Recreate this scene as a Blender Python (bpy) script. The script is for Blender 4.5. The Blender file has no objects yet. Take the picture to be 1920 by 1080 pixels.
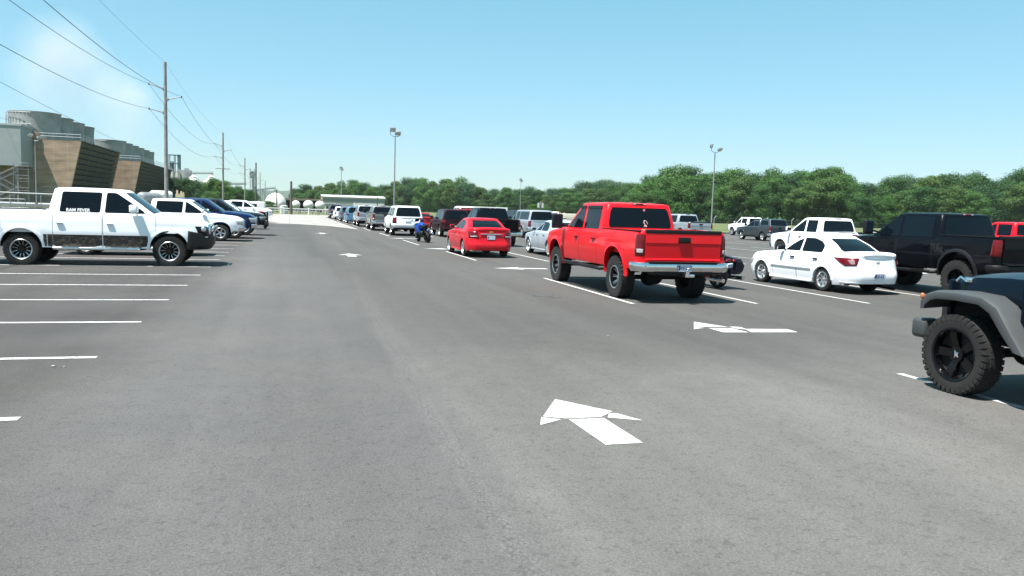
import bpy, bmesh, math, random
from mathutils import Vector, Matrix
R = math.radians
random.seed(7)
SC = bpy.context.scene
COL = SC.collection

# ------------------------------------------------------------------ camera, world, sun, exposure
EYE = 1.76; FPX = 1490.0
YAW = math.atan2(420, 1490); PITCH = R(5.5); ROLL = R(1.78)
CF = Vector((math.sin(YAW)*math.cos(PITCH), math.cos(YAW)*math.cos(PITCH), -math.sin(PITCH)))
_r0 = Vector((math.cos(YAW), -math.sin(YAW), 0)); _u0 = _r0.cross(CF)
CR = _r0*math.cos(ROLL) + _u0*math.sin(ROLL); CU = CR.cross(CF)
cam = bpy.data.cameras.new('camera'); cam.sensor_width = 36; cam.lens = 36*FPX/1920
cam.clip_end = 12000; cam.clip_start = 0.1
co = bpy.data.objects.new('camera', cam); COL.objects.link(co)
m = Matrix((CR, CU, -CF)).transposed().to_4x4(); m.translation = Vector((0, 0, EYE)); co.matrix_world = m
SC.camera = co
SUN = Vector((-.36, -.18, 1)).normalized()
w = bpy.data.worlds.new('World'); SC.world = w; w.use_nodes = True
nt = w.node_tree; bg = nt.nodes['Background']
sky = nt.nodes.new('ShaderNodeTexSky'); sky.sky_type = 'NISHITA'; sky.sun_disc = False
sky.sun_elevation = math.asin(SUN.z); sky.sun_rotation = math.atan2(SUN.x, SUN.y)
sky.air_density = 1.0; sky.dust_density = 0.6; sky.ozone_density = 1.2
sep = nt.nodes.new('ShaderNodeSeparateColor'); com = nt.nodes.new('ShaderNodeCombineColor'); nt.links.new(sky.outputs[0], sep.inputs[0])
for _i, (_g, _m) in enumerate(((.845, .585), (.53, 1.31), (.75, .99))):      # the air's own colour: a pale cyan summer sky
    _p = nt.nodes.new('ShaderNodeMath'); _p.operation = 'POWER'; _p.inputs[1].default_value = _g; nt.links.new(sep.outputs[_i], _p.inputs[0])
    _q = nt.nodes.new('ShaderNodeMath'); _q.operation = 'MULTIPLY'; _q.inputs[1].default_value = _m; nt.links.new(_p.outputs[0], _q.inputs[0]); nt.links.new(_q.outputs[0], com.inputs[_i])
nt.links.new(com.outputs[0], bg.inputs[0]); bg.inputs[1].default_value = 0.107
sl = bpy.data.lights.new('sun', 'SUN'); sl.energy = 5.0; sl.angle = R(.53); sl.color = (1, .96, .9)
so = bpy.data.objects.new('sun', sl); COL.objects.link(so); so.rotation_euler = SUN.to_track_quat('Z', 'Y').to_euler()
SC.view_settings.view_transform = 'Standard'; SC.view_settings.look = 'None'
SC.view_settings.exposure = 1.3; SC.view_settings.gamma = 1
SC.render.engine = 'CYCLES'

def ray(x, y): return CR*(x-960) + CU*(540-y) + CF*FPX
def G(x, y):                       # point of the ground seen at a pixel of the 1920 px photograph
    d = ray(x, y); return d*(-EYE/d.z) + Vector((0, 0, EYE))
def at(x, y, Y):                   # point at world distance Y
    d = ray(x, y); return d*(Y/d.y) + Vector((0, 0, EYE))
def atd(x, y, D):
    d = ray(x, y); return d*(D/FPX) + Vector((0, 0, EYE))

# ------------------------------------------------------------------ mesh builder
class MB:
    def __init__(s): s.v = []; s.f = []; s.m = []
    def add(s, vs, fs, mi=0):
        o = len(s.v); s.v += [tuple(p) for p in vs]; s.f += [tuple(o+i for i in f) for f in fs]; s.m += [mi]*len(fs); return s
    def quad(s, a, b, c, d, mi=0): return s.add([a, b, c, d], [(0, 1, 2, 3)], mi)
    def box(s, c, d, rz=0, mi=0, M=None):
        x, y, z = d[0]/2, d[1]/2, d[2]/2
        vs = [Vector((i*x, j*y, k*z)) for k in (-1, 1) for j in (-1, 1) for i in (-1, 1)]
        M = M or Matrix.Rotation(rz, 3, 'Z'); c = Vector(c)
        return s.add([M@v + c for v in vs], [(0,2,3,1),(4,5,7,6),(0,1,5,4),(1,3,7,5),(3,2,6,7),(2,0,4,6)], mi)
    def rbox(s, c, d, b=.02, seg=2, mi=0, M=None, taper=None):
        bm = bmesh.new(); bmesh.ops.create_cube(bm, size=1)
        for v in bm.verts:
            if taper and v.co.z > 0: v.co.x *= taper[0]; v.co.y *= taper[1]
            v.co = Vector((v.co.x*d[0], v.co.y*d[1], v.co.z*d[2]))
        bmesh.ops.bevel(bm, geom=list(bm.edges), offset=min(b, min(d)*.45), segments=seg, profile=.5, affect='EDGES')
        c = Vector(c); M = M or Matrix.Identity(3)
        bm.verts.index_update()
        s.add([M@v.co + c for v in bm.verts], [[v.index for v in f.verts] for f in bm.faces], mi); bm.free(); return s
    def cyl(s, p0, p1, r0, r1=None, n=12, mi=0, caps=True):
        r1 = r0 if r1 is None else r1
        p0 = Vector(p0); p1 = Vector(p1); a = (p1-p0).normalized()
        u = a.orthogonal().normalized(); w_ = a.cross(u)
        vs = []
        for p, r in ((p0, r0), (p1, r1)):
            for i in range(n):
                t = 2*math.pi*i/n; vs.append(p + (u*math.cos(t)+w_*math.sin(t))*r)
        fs = [(i, (i+1) % n, n+(i+1) % n, n+i) for i in range(n)]
        if caps: fs += [tuple(range(n-1, -1, -1)), tuple(range(n, 2*n))]
        return s.add(vs, fs, mi)
    def tube(s, pts, r, n=8, mi=0):
        pts = [Vector(p) for p in pts]; rs = r if isinstance(r, (list, tuple)) else [r]*len(pts)
        vs = []; up = None
        for i, p in enumerate(pts):
            a = (pts[min(i+1, len(pts)-1)]-pts[max(i-1, 0)]).normalized()
            if up is None: up = a.orthogonal().normalized()
            up = (up - a*up.dot(a)).normalized(); w_ = a.cross(up)
            for k in range(n):
                t = 2*math.pi*k/n; vs.append(p + (up*math.cos(t)+w_*math.sin(t))*rs[i])
        fs = [(i*n+k, i*n+(k+1) % n, (i+1)*n+(k+1) % n, (i+1)*n+k) for i in range(len(pts)-1) for k in range(n)]
        fs += [tuple(range(n-1, -1, -1)), tuple(range((len(pts)-1)*n, len(pts)*n))]
        return s.add(vs, fs, mi)
    def lathe(s, prof, n=24, c=(0, 0, 0), axis='Z', mi=0, mod=None):
        vs = []; c = Vector(c)
        for i in range(n):
            t = 2*math.pi*i/n
            for j, (r, z) in enumerate(prof):
                if mod: r = mod(r, j, i)
                x, y = r*math.cos(t), r*math.sin(t)
                vs.append(c + (Vector((x, y, z)) if axis == 'Z' else Vector((x, z, y)) if axis == 'Y' else Vector((z, x, y))))
        k = len(prof); fs = []
        for i in range(n):
            for j in range(k-1):
                fs.append((i*k+j, ((i+1) % n)*k+j, ((i+1) % n)*k+j+1, i*k+j+1))
        return s.add(vs, fs, mi)
    def ell(s, c, d, n=14, m_=9, mi=0, M=None):
        c = Vector(c); M = M or Matrix.Identity(3); vs = []
        for j in range(m_+1):
            p = math.pi*j/m_
            for i in range(n):
                t = 2*math.pi*i/n
                vs.append(M@Vector((d[0]*math.sin(p)*math.cos(t), d[1]*math.sin(p)*math.sin(t), d[2]*math.cos(p))) + c)
        return s.add(vs, [(j*n+i, (j+1)*n+i, (j+1)*n+(i+1) % n, j*n+(i+1) % n) for j in range(m_) for i in range(n)], mi)
    def loft(s, rings, closed=True, caps=True, mi=0):
        n = len(rings[0]); vs = [p for r in rings for p in r]; fs = []
        for i in range(len(rings)-1):
            for k in range(n if closed else n-1):
                fs.append((i*n+k, i*n+(k+1) % n, (i+1)*n+(k+1) % n, (i+1)*n+k))
        if caps: fs += [tuple(range(n-1, -1, -1)), tuple(range((len(rings)-1)*n, len(rings)*n))]
        return s.add(vs, fs, mi)
    def prism(s, poly, z0, z1, mi=0):      # polygon in XY raised from z0 to z1
        n = len(poly); vs = [(p[0], p[1], z0) for p in poly]+[(p[0], p[1], z1) for p in poly]
        return s.add(vs, [tuple(range(n-1, -1, -1)), tuple(range(n, 2*n))]+[(i, (i+1) % n, n+(i+1) % n, n+i) for i in range(n)], mi)
    def mesh(s, name, mats, smooth=38):
        me = bpy.data.meshes.new(name)
        me.from_pydata(s.v, [], s.f); me.validate()
        mats = mats if isinstance(mats, (list, tuple)) else [mats]
        for m_ in mats: me.materials.append(m_)
        if len(mats) > 1 and len(me.polygons) == len(s.m): me.polygons.foreach_set('material_index', s.m)
        bm = bmesh.new(); bm.from_mesh(me)
        bmesh.ops.remove_doubles(bm, verts=bm.verts, dist=.0004)
        bmesh.ops.recalc_face_normals(bm, faces=bm.faces)
        bm.to_mesh(me); bm.free()
        if smooth:
            me.polygons.foreach_set('use_smooth', [True]*len(me.polygons)); me.set_sharp_from_angle(angle=R(smooth))
        return me
    def build(s, name, mats, parent=None, smooth=38, label=None):
        o = bpy.data.objects.new(name, s.mesh(name, mats, smooth)); COL.objects.link(o)
        if parent: o.parent = parent
        if label: o['label'] = label
        return o

def tag(o, label=None, cat=None, group=None, kind=None):
    if label: o['label'] = label
    if cat: o['category'] = cat
    if group: o['group'] = group
    if kind: o['kind'] = kind
    return o
def empty(name, loc, rz=0, label=None, cat=None, group=None):
    o = bpy.data.objects.new(name, None); COL.objects.link(o); o.location = loc; o.rotation_euler = (0, 0, rz)
    o.empty_display_size = .2
    return tag(o, label, cat, group)
def link(name, me, parent, loc=(0, 0, 0), rot=(0, 0, 0)):
    o = bpy.data.objects.new(name, me); COL.objects.link(o); o.parent = parent; o.location = loc; o.rotation_euler = rot; return o
def copy_tree(o, parent=None):
    c = o.copy(); COL.objects.link(c)
    if parent: c.parent = parent
    for ch in list(o.children): copy_tree(ch, c)
    return c
def text_mesh(name, body, size, mat, parent, loc, rot, depth=.003, sx=1, bold=0):
    cu = bpy.data.curves.new('t', 'FONT'); cu.body = body; cu.size = size; cu.extrude = depth; cu.align_x = 'CENTER'; cu.align_y = 'CENTER'; cu.offset = bold
    to = bpy.data.objects.new('t', cu); COL.objects.link(to)
    bpy.context.view_layer.update()
    me = bpy.data.meshes.new_from_object(to.evaluated_get(bpy.context.evaluated_depsgraph_get()))
    bpy.data.objects.remove(to); bpy.data.curves.remove(cu)
    me.materials.clear(); me.materials.append(mat)
    o = bpy.data.objects.new(name, me); COL.objects.link(o); o.parent = parent; o.location = loc; o.rotation_euler = rot; o.scale = (sx, 1, 1)
    return o

# ------------------------------------------------------------------ materials
def mat(name, col, rough=.5, metal=0, coat=0, spec=.5, noise=None, bump=None, trans=0):
    """noise=(scale, amount) varies the colour; bump=(scale, strength, distance)"""
    if metal < .5: col = tuple(c_*.82 for c_ in col)
    m_ = bpy.data.materials.new(name); m_.use_nodes = True; n = m_.node_tree; b = n.nodes['Principled BSDF']
    b.inputs['Base Color'].default_value = (*col, 1); b.inputs['Roughness'].default_value = rough
    b.inputs['Metallic'].default_value = metal; b.inputs['Coat Weight'].default_value = coat; b.inputs['Coat Roughness'].default_value = .04
    b.inputs['Specular IOR Level'].default_value = spec
    tc = n.nodes.new('ShaderNodeTexCoord')
    if noise:
        t = n.nodes.new('ShaderNodeTexNoise'); t.inputs['Scale'].default_value = noise[0]; t.inputs['Detail'].default_value = 5
        n.links.new(tc.outputs['Object'], t.inputs['Vector'])
        r = n.nodes.new('ShaderNodeMapRange'); r.inputs[1].default_value = .3; r.inputs[2].default_value = .7
        r.inputs[3].default_value = 1-noise[1]; r.inputs[4].default_value = 1+noise[1]*.6
        mx = n.nodes.new('ShaderNodeVectorMath'); mx.operation = 'SCALE'; mx.inputs[0].default_value = col
        n.links.new(t.outputs[0], r.inputs[0]); n.links.new(r.outputs[0], mx.inputs['Scale']); n.links.new(mx.outputs[0], b.inputs['Base Color'])
    if bump:
        t = n.nodes.new('ShaderNodeTexNoise'); t.inputs['Scale'].default_value = bump[0]; t.inputs['Detail'].default_value = 4
        n.links.new(tc.outputs['Object'], t.inputs['Vector'])
        bp = n.nodes.new('ShaderNodeBump'); bp.inputs['Strength'].default_value = bump[1]; bp.inputs['Distance'].default_value = bump[2]
        n.links.new(t.outputs[0], bp.inputs['Height']); n.links.new(bp.outputs[0], b.inputs['Normal'])
    return m_
_pc = {}
def paint(name, col, metal=0., dirt=.10):
    """car paint with clear coat, road dust low on the body"""
    if name in _pc: return _pc[name]
    m_ = mat('paint_'+name, col, .3, metal, .38 if max(col) > .04 else .22, .14 if max(col) > .04 else .06); n = m_.node_tree; b = n.nodes['Principled BSDF']
    tc = n.nodes.new('ShaderNodeTexCoord'); sp = n.nodes.new('ShaderNodeSeparateXYZ'); n.links.new(tc.outputs['Object'], sp.inputs[0])
    ns = n.nodes.new('ShaderNodeTexNoise'); ns.inputs['Scale'].default_value = 5; ns.inputs['Detail'].default_value = 6
    n.links.new(tc.outputs['Object'], ns.inputs['Vector'])
    r = n.nodes.new('ShaderNodeMapRange'); r.inputs[1].default_value = .75; r.inputs[2].default_value = .35; r.inputs[3].default_value = 0; r.inputs[4].default_value = dirt*3
    n.links.new(sp.outputs['Z'], r.inputs[0])
    mu = n.nodes.new('ShaderNodeMath'); mu.operation = 'MULTIPLY'; n.links.new(r.outputs[0], mu.inputs[0]); n.links.new(ns.outputs[0], mu.inputs[1])
    mx = n.nodes.new('ShaderNodeMixRGB'); mx.inputs[1].default_value = (*col, 1); mx.inputs[2].default_value = (.22, .2, .17, 1)
    n.links.new(mu.outputs[0], mx.inputs[0]); n.links.new(mx.outputs[0], b.inputs['Base Color'])
    rr = n.nodes.new('ShaderNodeMapRange'); rr.inputs[3].default_value = .28; rr.inputs[4].default_value = .42
    n.links.new(ns.outputs[0], rr.inputs[0]); n.links.new(rr.outputs[0], b.inputs['Roughness'])
    n2 = n.nodes.new('ShaderNodeTexNoise'); n2.inputs['Scale'].default_value = 1.6; n.links.new(tc.outputs['Object'], n2.inputs['Vector'])
    bp = n.nodes.new('ShaderNodeBump'); bp.inputs['Strength'].default_value = .12; bp.inputs['Distance'].default_value = .02
    n.links.new(n2.outputs[0], bp.inputs['Height']); n.links.new(bp.outputs[0], b.inputs['Coat Normal'])
    _pc[name] = m_; return m_
GLASS = mat('tinted_glass', (.004, .007, .011), .06, 0, 0, .2)
GLASS2 = mat('windscreen_glass', (.012, .02, .028), .05, 0, 0, .35)
RUBBER = mat('tyre_rubber', (.013, .0125, .012), .85, noise=(8, .3), bump=(30, .3, .01))
TRIM = mat('black_trim', (.007, .007, .008), .5, spec=.3, bump=(120, .2, .002))
DARK = mat('shadow_black', (.006, .006, .006), .9)
CHROME = mat('chrome', (.75, .75, .75), .12, 1, noise=(6, .1))
ALLOY = mat('alloy', (.6, .61, .62), .3, .9, noise=(9, .15))
SATIN = mat('satin_black_rim', (.004, .004, .005), .22, .2, spec=.4)
REDLENS = mat('red_lens', (.13, .003, .006), .2, 0, .3, .3)
CLEARLENS = mat('clear_lens', (.55, .56, .56), .15, .3, 1)
AMBER = mat('amber_lens', (.5, .13, .02), .2, 0, 1)
PLATE = mat('plate_white', (.5, .58, .68), .45)
PLATETXT = mat('plate_text', (.02, .04, .15), .5)
WHITEDECAL = mat('white_decal', (.8, .8, .8), .5)
STEEL = mat('galvanised_steel', (.33, .35, .36), .5, .4, noise=(2, .2))
# ------------------------------------------------------------------ wheels
_wc = {}
def wheel_meshes(r, tw, style, rr):
    """axis Y, outer face on +Y. returns (hub, tyre, rim) meshes"""
    key = (r, tw, style, rr)
    if key in _wc: return _wc[key]
    h = tw/2
    t = MB()
    big = style in ('mud', 'xd', 'jeep', 'fuel')
    prof = [(rr, -h*.8), (rr+.012, -h*.92), ((r+rr)/2, -h*1.0), (r-.035, -h*.97), (r-.012, -h*.88), (r, -h*.7),
            (r, h*.7), (r-.012, h*.88), (r-.035, h*.97), ((r+rr)/2, h*1.0), (rr+.012, h*.92), (rr, h*.8), (rr-.01, h*.6)]
    t.lathe(prof, 48, axis='Y')
    nl = (38 if style == 'jeep' else 30) if big else 0
    for i in range(nl):
        a = 2*math.pi*i/nl
        for row, (yy, sy, off) in enumerate(((-.78, .34, 0), (-.25, .36, .5), (.25, .36, 0), (.78, .34, .5))):
            lug = -.008 if style == 'jeep' else -.002
            aa = a + off*2*math.pi/nl
            M = Matrix.Rotation(-aa, 3, 'Y')
            t.box(M@Vector((r+lug, 0, 0))+Vector((0, yy*h, 0)), (.022, sy*h, 2*math.pi*r/nl*.72), M=M)
        aa = a+.5*2*math.pi/nl*(1)
        for sgn in (-1, 1):
            M = Matrix.Rotation(-(a+(.5 if sgn > 0 else 0)*2*math.pi/nl), 3, 'Y')
            t.box(M@Vector((r-.034, 0, 0))+Vector((0, sgn*h*.945, 0)), (.045, .018, 2*math.pi*r/nl*.6), M=M)
    tm = t.mesh('tyre', RUBBER, 30)
    hub = MB(); hub.lathe([(rr+.004, -h*.75), (rr-.004, h*.1), (rr*.93, h*.3), (rr*.9, h*.15), (rr*.3, h*.05), (0.001, h*.05)], 32, axis='Y')
    hub.cyl((0, -h*.4, 0), (0, h*.15, 0), rr*.62, n=24)
    hm = hub.mesh('wheel', DARK)
    rim = MB(); yo = h*.72; mats = ALLOY
    rim.lathe([(rr+.012, h*.93), (rr+.004, h*.97), (rr-.012, h*.9), (rr-.02, h*.7), (rr-.03, h*.3)], 40, axis='Y')
    if style == 'mud': rim.m = [1]*len(rim.m); rim.lathe([(rr+.012, h*.94), (rr+.002, h*.985), (rr-.010, h*.93)], 40, axis='Y'); mats = [ALLOY, SATIN]
    def spoke(a, w0, w1, y0, y1, r0=None, r1=None, th=.03, mi=0):
        r0 = rr*.15 if r0 is None else r0; r1 = rr-.012 if r1 is None else r1
        M = Matrix.Rotation(-a, 3, 'Y')
        pts = []
        for rad, ww, yy in ((r0, w0, y0), ((r0+r1)/2, (w0+w1)/2, (y0+y1)/2+.006), (r1, w1, y1)):
            pts.append([M@Vector(p) for p in ((rad, yy-th, -ww/2), (rad, yy, -ww*.36), (rad, yy, ww*.36), (rad, yy-th, ww/2))])
        rim.loft(pts, True, True, mi)
    if style == 'five':
        for i in range(5): spoke(R(90+72*i), .075, .06, yo*.75, yo)
        rim.cyl((0, yo*.3, 0), (0, yo*.85, 0), rr*.2, rr*.17, 16)
    elif style == 'seven':
        for i in range(7): spoke(R(90+360/7*i), .045, .075, yo*.7, yo)
        rim.cyl((0, yo*.3, 0), (0, yo*.85, 0), rr*.22, rr*.18, 16)
    elif style == 'ten':
        for i in range(5):
            for d in (-9, 9): spoke(R(90+72*i+d), .04, .028, yo*.7, yo)
        rim.cyl((0, yo*.3, 0), (0, yo*.8, 0), rr*.24, rr*.2, 16)
    elif style == 'mud':      # deep dish with paired polished spokes
        for i in range(7):
            for d in (-6.5, 6.5): spoke(R(22.5+360/7*i+d), .017, .019, yo*.1, yo*.85, r0=rr*.28, th=.04)
        rim.cyl((0, -.05, 0), (0, yo*.45, 0), rr*.27, rr*.24, 16)
    elif style == 'xd':       # dark rim, milled Y spokes
        for i in range(6):
            a = 90+60*i
            spoke(R(a), .09, .05, yo*.55, yo*.6, r1=rr*.62, th=.03, mi=1)
            for d in (-13, 13):
                spoke(R(a+d), .05, .06, yo*.6, yo*.92, r0=rr*.5, th=.03, mi=1)
                spoke(R(a+d*1.25), .012, .012, yo*.64, yo*.96, r0=rr*.42, r1=rr-.01, th=.008)
        rim.cyl((0, 0, 0), (0, yo*.8, 0), rr*.3, rr*.26, 20, mi=1)
        mats = [ALLOY, SATIN]
    elif style == 'jeep':     # five broad black spokes, star cap
        for i in range(5): spoke(R(90+72*i), .10, .135, yo*.5, yo*.8, r0=rr*.2, th=.05, mi=1)
        rim.cyl((0, -.04, 0), (0, yo*.8, 0), rr*.32, rr*.3, 24, mi=1)
        rim.v = rim.v; 
        st = [(rr*(.17 if k % 2 == 0 else .1)*math.cos(R(90+36*k)), rr*(.18 if k % 2 == 0 else .075)*math.sin(R(90+36*k))) for k in range(10)]
        rim.add([(x, yo*.8+.006, z) for x, z in st]+[(0, yo*.8+.02, 0)], [(k, (k+1) % 10, 10) for k in range(10)], 2)
        for k in range(20):
            a = R(18*k+5); rim.cyl((rr*.9*math.cos(a), yo*.8, rr*.9*math.sin(a)), (rr*.9*math.cos(a), yo*.98, rr*.9*math.sin(a)), .011, n=6)
        mats = [SATIN, SATIN, CHROME]
    elif style == 'fuel':
        for i in range(8): spoke(R(45*i), .05, .06, yo*.4, yo*.8, th=.05, mi=1)
        rim.cyl((0, -.04, 0), (0, yo*.6, 0), rr*.32, rr*.28, 20, mi=1); mats = [SATIN, SATIN]
    for i in range(5 if style != 'mud' else 8):
        a = R(54+72*i); rim.cyl((rr*.11*math.cos(a)*1.2, yo*.5, rr*.11*math.sin(a)*1.2), (rr*.11*math.cos(a)*1.2, yo*.6, rr*.11*math.sin(a)*1.2), .01, n=6)
    rm = rim.mesh('rim', mats)
    _wc[key] = (hm, tm, rm); return _wc[key]
def add_wheel(root, x, y, r, tw, style, rr, steer=0):
    hm, tm, rm = wheel_meshes(r, tw, style, rr)
    o = link('wheel', hm, root, (x, y, r), (0, random.uniform(0, 1) if style not in ('jeep',) else .3, (0 if y > 0 else math.pi)+steer))
    link('tyre', tm, o); link('rim', rm, o); return o

# ------------------------------------------------------------------ vehicles
def interp(keys, x):
    if x <= keys[0][0]: return keys[0][1]
    for (a, b), (c, d) in zip(keys, keys[1:]):
        if x <= c: return b+(d-b)*(x-a)/(c-a) if c > a else d
    return keys[-1][1]
def sm(keys, x, h=.05): return (interp(keys, x-h)+2*interp(keys, x)+interp(keys, x+h))/4
class Car:
    """x forward, rear axle at x=0, ground z=0"""
    def __init__(s, root, **k):
        s.root = root
        s.__dict__.update(dict(wb=3.6, fo=.95, ro=1.2, w=2.0, r=.4, tw=.27, rr=.23, style='five', sill=.45, arch=.48, archz=None, archn=2.2,
            top=None, bot=None, sec=None, rc=(.12, .12), fc=(.3, .3), rb=[(0, 0)], fb=[(0, 0)], bed=None, gh=None, ghc=.09, bowr=.03, bowf=.12,
            crown=.05, doors=[], paint=None, taperf=.97, dish=0, steer=0, track=None, fadeL=.4, lip=.1, inner=.3))
        s.__dict__.update(k)
        if s.archz is None: s.archz = s.r+.02
        s.hw0 = s.w/2; s.xr = -s.ro; s.xf = s.wb+s.fo
    def hw(s, x):
        L = s.xf-s.xr; t = (x-(s.xr+L*.45))/(L*.55)
        return s.hw0*(1-(1-s.taperf)*max(0, t)**2-(1-s.taperf)*.6*max(0, -t*1.2)**2)
    def bulge(s, x, z):
        e = 0
        if x < s.xr+s.fadeL: e -= interp(s.rb, z)*((s.xr+s.fadeL-x)/s.fadeL)
        if x > s.xf-s.fadeL: e += interp(s.fb, z)*((x-s.xf+s.fadeL)/s.fadeL)
        return e
    def side(s, x, z, eps=.004): return Vector((x+s.bulge(x, z), s.hw(x)*interp(s.sec, z)+eps, z))
    def wrap(s, q, z, end='r', eps=.006):
        """q: distance from the centre line along the end of the car and round its corner"""
        cl, cw = s.rc if end == 'r' else s.fc; xe = s.xr if end == 'r' else s.xf; sg = 1 if end == 'r' else -1
        h = s.hw(xe); flat = h-cw; arc = (cl+cw)/2*math.pi/2
        sgn = 1 if q >= 0 else -1; q = abs(q)
        if q <= flat: d, y, nx, ny = 0, q, 1, 0
        elif q <= flat+arc:
            a = (q-flat)/arc*math.pi/2; d = cl*(1-math.cos(a)); y = flat+cw*math.sin(a); nx, ny = math.cos(a), math.sin(a)
        else: d = cl+(q-flat-arc); y = h; nx, ny = 0, 1
        x = xe+sg*d; f = interp(s.sec, z)
        yy = s.hw(x)*f-(h-y)
        if q <= flat: yy = q
        if q > flat+arc: yy = s.hw(x)*f
        if q <= flat: yy = q*(f*h-cw)/max(flat, .01)
        return Vector((x+s.bulge(x, z)-sg*eps*nx, sgn*(yy+eps*ny), z))
    def body(s, extra=()):
        xs = {}
        def st(x, off=0, fl=''): xs[round(x, 4)] = (off, fl)
        n = 7
        for i in range(n+1):
            a = math.pi/2*i/n
            st(s.xr+s.rc[0]*(1-math.cos(a)), s.rc[1]*(1-math.sin(a))); st(s.xf-s.fc[0]*(1-math.cos(a)), s.fc[1]*(1-math.sin(a)))
        x = s.xr+s.rc[0]+.08
        while x < s.xf-s.fc[0]-.03: st(x); x += .11
        for xa in (0, s.wb):
            for i in range(17): st(xa-s.arch*math.cos(math.pi*i/16)*.9999)
            st(xa-s.arch-.005); st(xa+s.arch+.005)
        gaps = []
        for d in s.doors:
            for e in d[:2]:
                st(e-.005); st(e+.005); gaps.append((e-.005, e+.005))
        for e in extra: st(e-.004); st(e+.004)
        X = sorted(xs)
        # drop stations that crowd the gap ones
        keep = []
        prot = set(round(g, 4) for gg in gaps for g in gg) | set(round(e+d, 4) for e in extra for d in (-.004, .004))
        for x in X:
            if x in prot or not any(abs(x-p) < .02 for p in prot): keep.append(x)
        X = keep
        K = 9; cols = []
        for x in X:
            off = xs[x][0]; h = s.hw(x)
            zt = sm(s.top, x, .04) if not (s.bed and s.bed[0]-.1 < x < s.bed[1]+.1) else interp(s.top, x)
            zb = interp(s.bot, x) if s.bot else s.sill
            for xa in (0, s.wb):
                d = abs(x-xa)
                if d <= s.arch: zb = max(zb, s.archz+s.arch*(max(0, 1-(d/s.arch)**s.archn))**(1/s.archn))
            zb = min(zb, zt-.12); zs = zt-.05; pts = []
            yb = h*interp(s.sec, zb)-off
            pts.append((max(.02, yb-s.lip), zb+.01)); 
            for k in range(K+1):
                z = zb+(zs-zb)*k/K; pts.append((max(.02, h*interp(s.sec, z)-off), z))
            ys = pts[-1][0]
            pts.append((ys-.012, zt-.02)); pts.append((ys-.045, zt-.003))
            inbed = s.bed and s.bed[0] < x < s.bed[1]
            if inbed: pts += [(ys-.09, zt), (ys-.1, s.bed[2]), (0, s.bed[2])]
            else: pts += [(ys*.78, zt+s.crown*.5), (ys*.4, zt+s.crown*.9), (0, zt+s.crown)]
            cols.append([Vector((x+s.bulge(x, z), max(y, 0), z)) for y, z in pts])
        N = len(cols[0])
        main = MB(); dm = {}
        def em(mb, a, b, c, d, mi=0):
            mb.quad(a, b, c, d, mi)
            mb.quad(*[Vector((p.x, -p.y, p.z)) for p in (d, c, b, a)], mi)
        for i in range(len(X)-1):
            x0, x1 = X[i], X[i+1]
            gap = any(abs(x0-a) < .001 and abs(x1-b) < .001 for a, b in gaps)
            dr = [k for k, d in enumerate(s.doors) if x0 > d[0] and x1 < d[1]]
            for k in range(N-1):
                q = (cols[i][k], cols[i+1][k], cols[i+1][k+1], cols[i][k+1])
                if k <= K and gap: em(main, *q, 1)
                elif k <= K and dr and k >= 1:
                    for sg in (0, 1):
                        mb = dm.setdefault((dr[0], sg), MB())
                        if sg == 0: mb.quad(*q)
                        else: mb.quad(*[Vector((p.x, -p.y, p.z)) for p in reversed(q)])
                else: em(main, *q)
        for c in (cols[0], cols[-1]):
            for k in range(N-1):
                a, b = c[k], c[k+1]; main.quad(a, b, Vector((b.x, -b.y, b.z)), Vector((a.x, -a.y, a.z)))
        s.greenhouse(main)
        s.body_o = main.build('body', [s.paint, DARK], s.root, 35)
        s.door_o = {}
        for (k, sg), mb in sorted(dm.items()):
            s.door_o[(k, 1-2*sg)] = mb.build('door', s.paint, s.root, 35)
        ub = MB(); z1 = interp(s.top, s.wb)-.12
        ub.box(((s.xr+s.xf)/2, 0, (s.sill+.04+z1)/2), (s.xf-s.xr-.35, s.w-2*s.inner-.1, z1-s.sill-.04))
        if s.bed: ub = MB(); z1 = s.bed[2]-.02; ub.box(((s.xr+s.wb+s.fo)/2, 0, (s.sill+.06+z1)/2), (s.xf-s.xr-.35, s.w-2*s.inner-.1, z1-s.sill-.06))
        for xa in (0, s.wb):
            ring = []
            for i in range(13):
                a = math.pi*i/12; xx = xa-(s.arch+.012)*math.cos(a); zz = s.archz+(s.arch+.012)*math.sin(a)
                zz = min(zz, interp(s.top, xa)-.06)
                ring.append((xx, zz))
            for sg in (1, -1):
                o_ = s.hw0*interp(s.sec, s.archz)-.05; i_ = s.hw0-s.inner-.08
                for (xa_, za_), (xb_, zb_) in zip(ring, ring[1:]):
                    ub.quad((xa_, sg*o_, za_), (xb_, sg*o_, zb_), (xb_, sg*i_, zb_), (xa_, sg*i_, za_))
        ub.build('underbody', DARK, s.root, 0)
    # greenhouse keys: (z, x_rear, x_front, half width)
    def gk(s, z):
        g = s.gh
        if z <= g[0][0]: return g[0][1:]
        for a, b in zip(g, g[1:]):
            if z <= b[0]:
                t = (z-a[0])/(b[0]-a[0]); return tuple(a[i]+(b[i]-a[i])*t for i in (1, 2, 3))
        return g[-1][1:]
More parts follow.
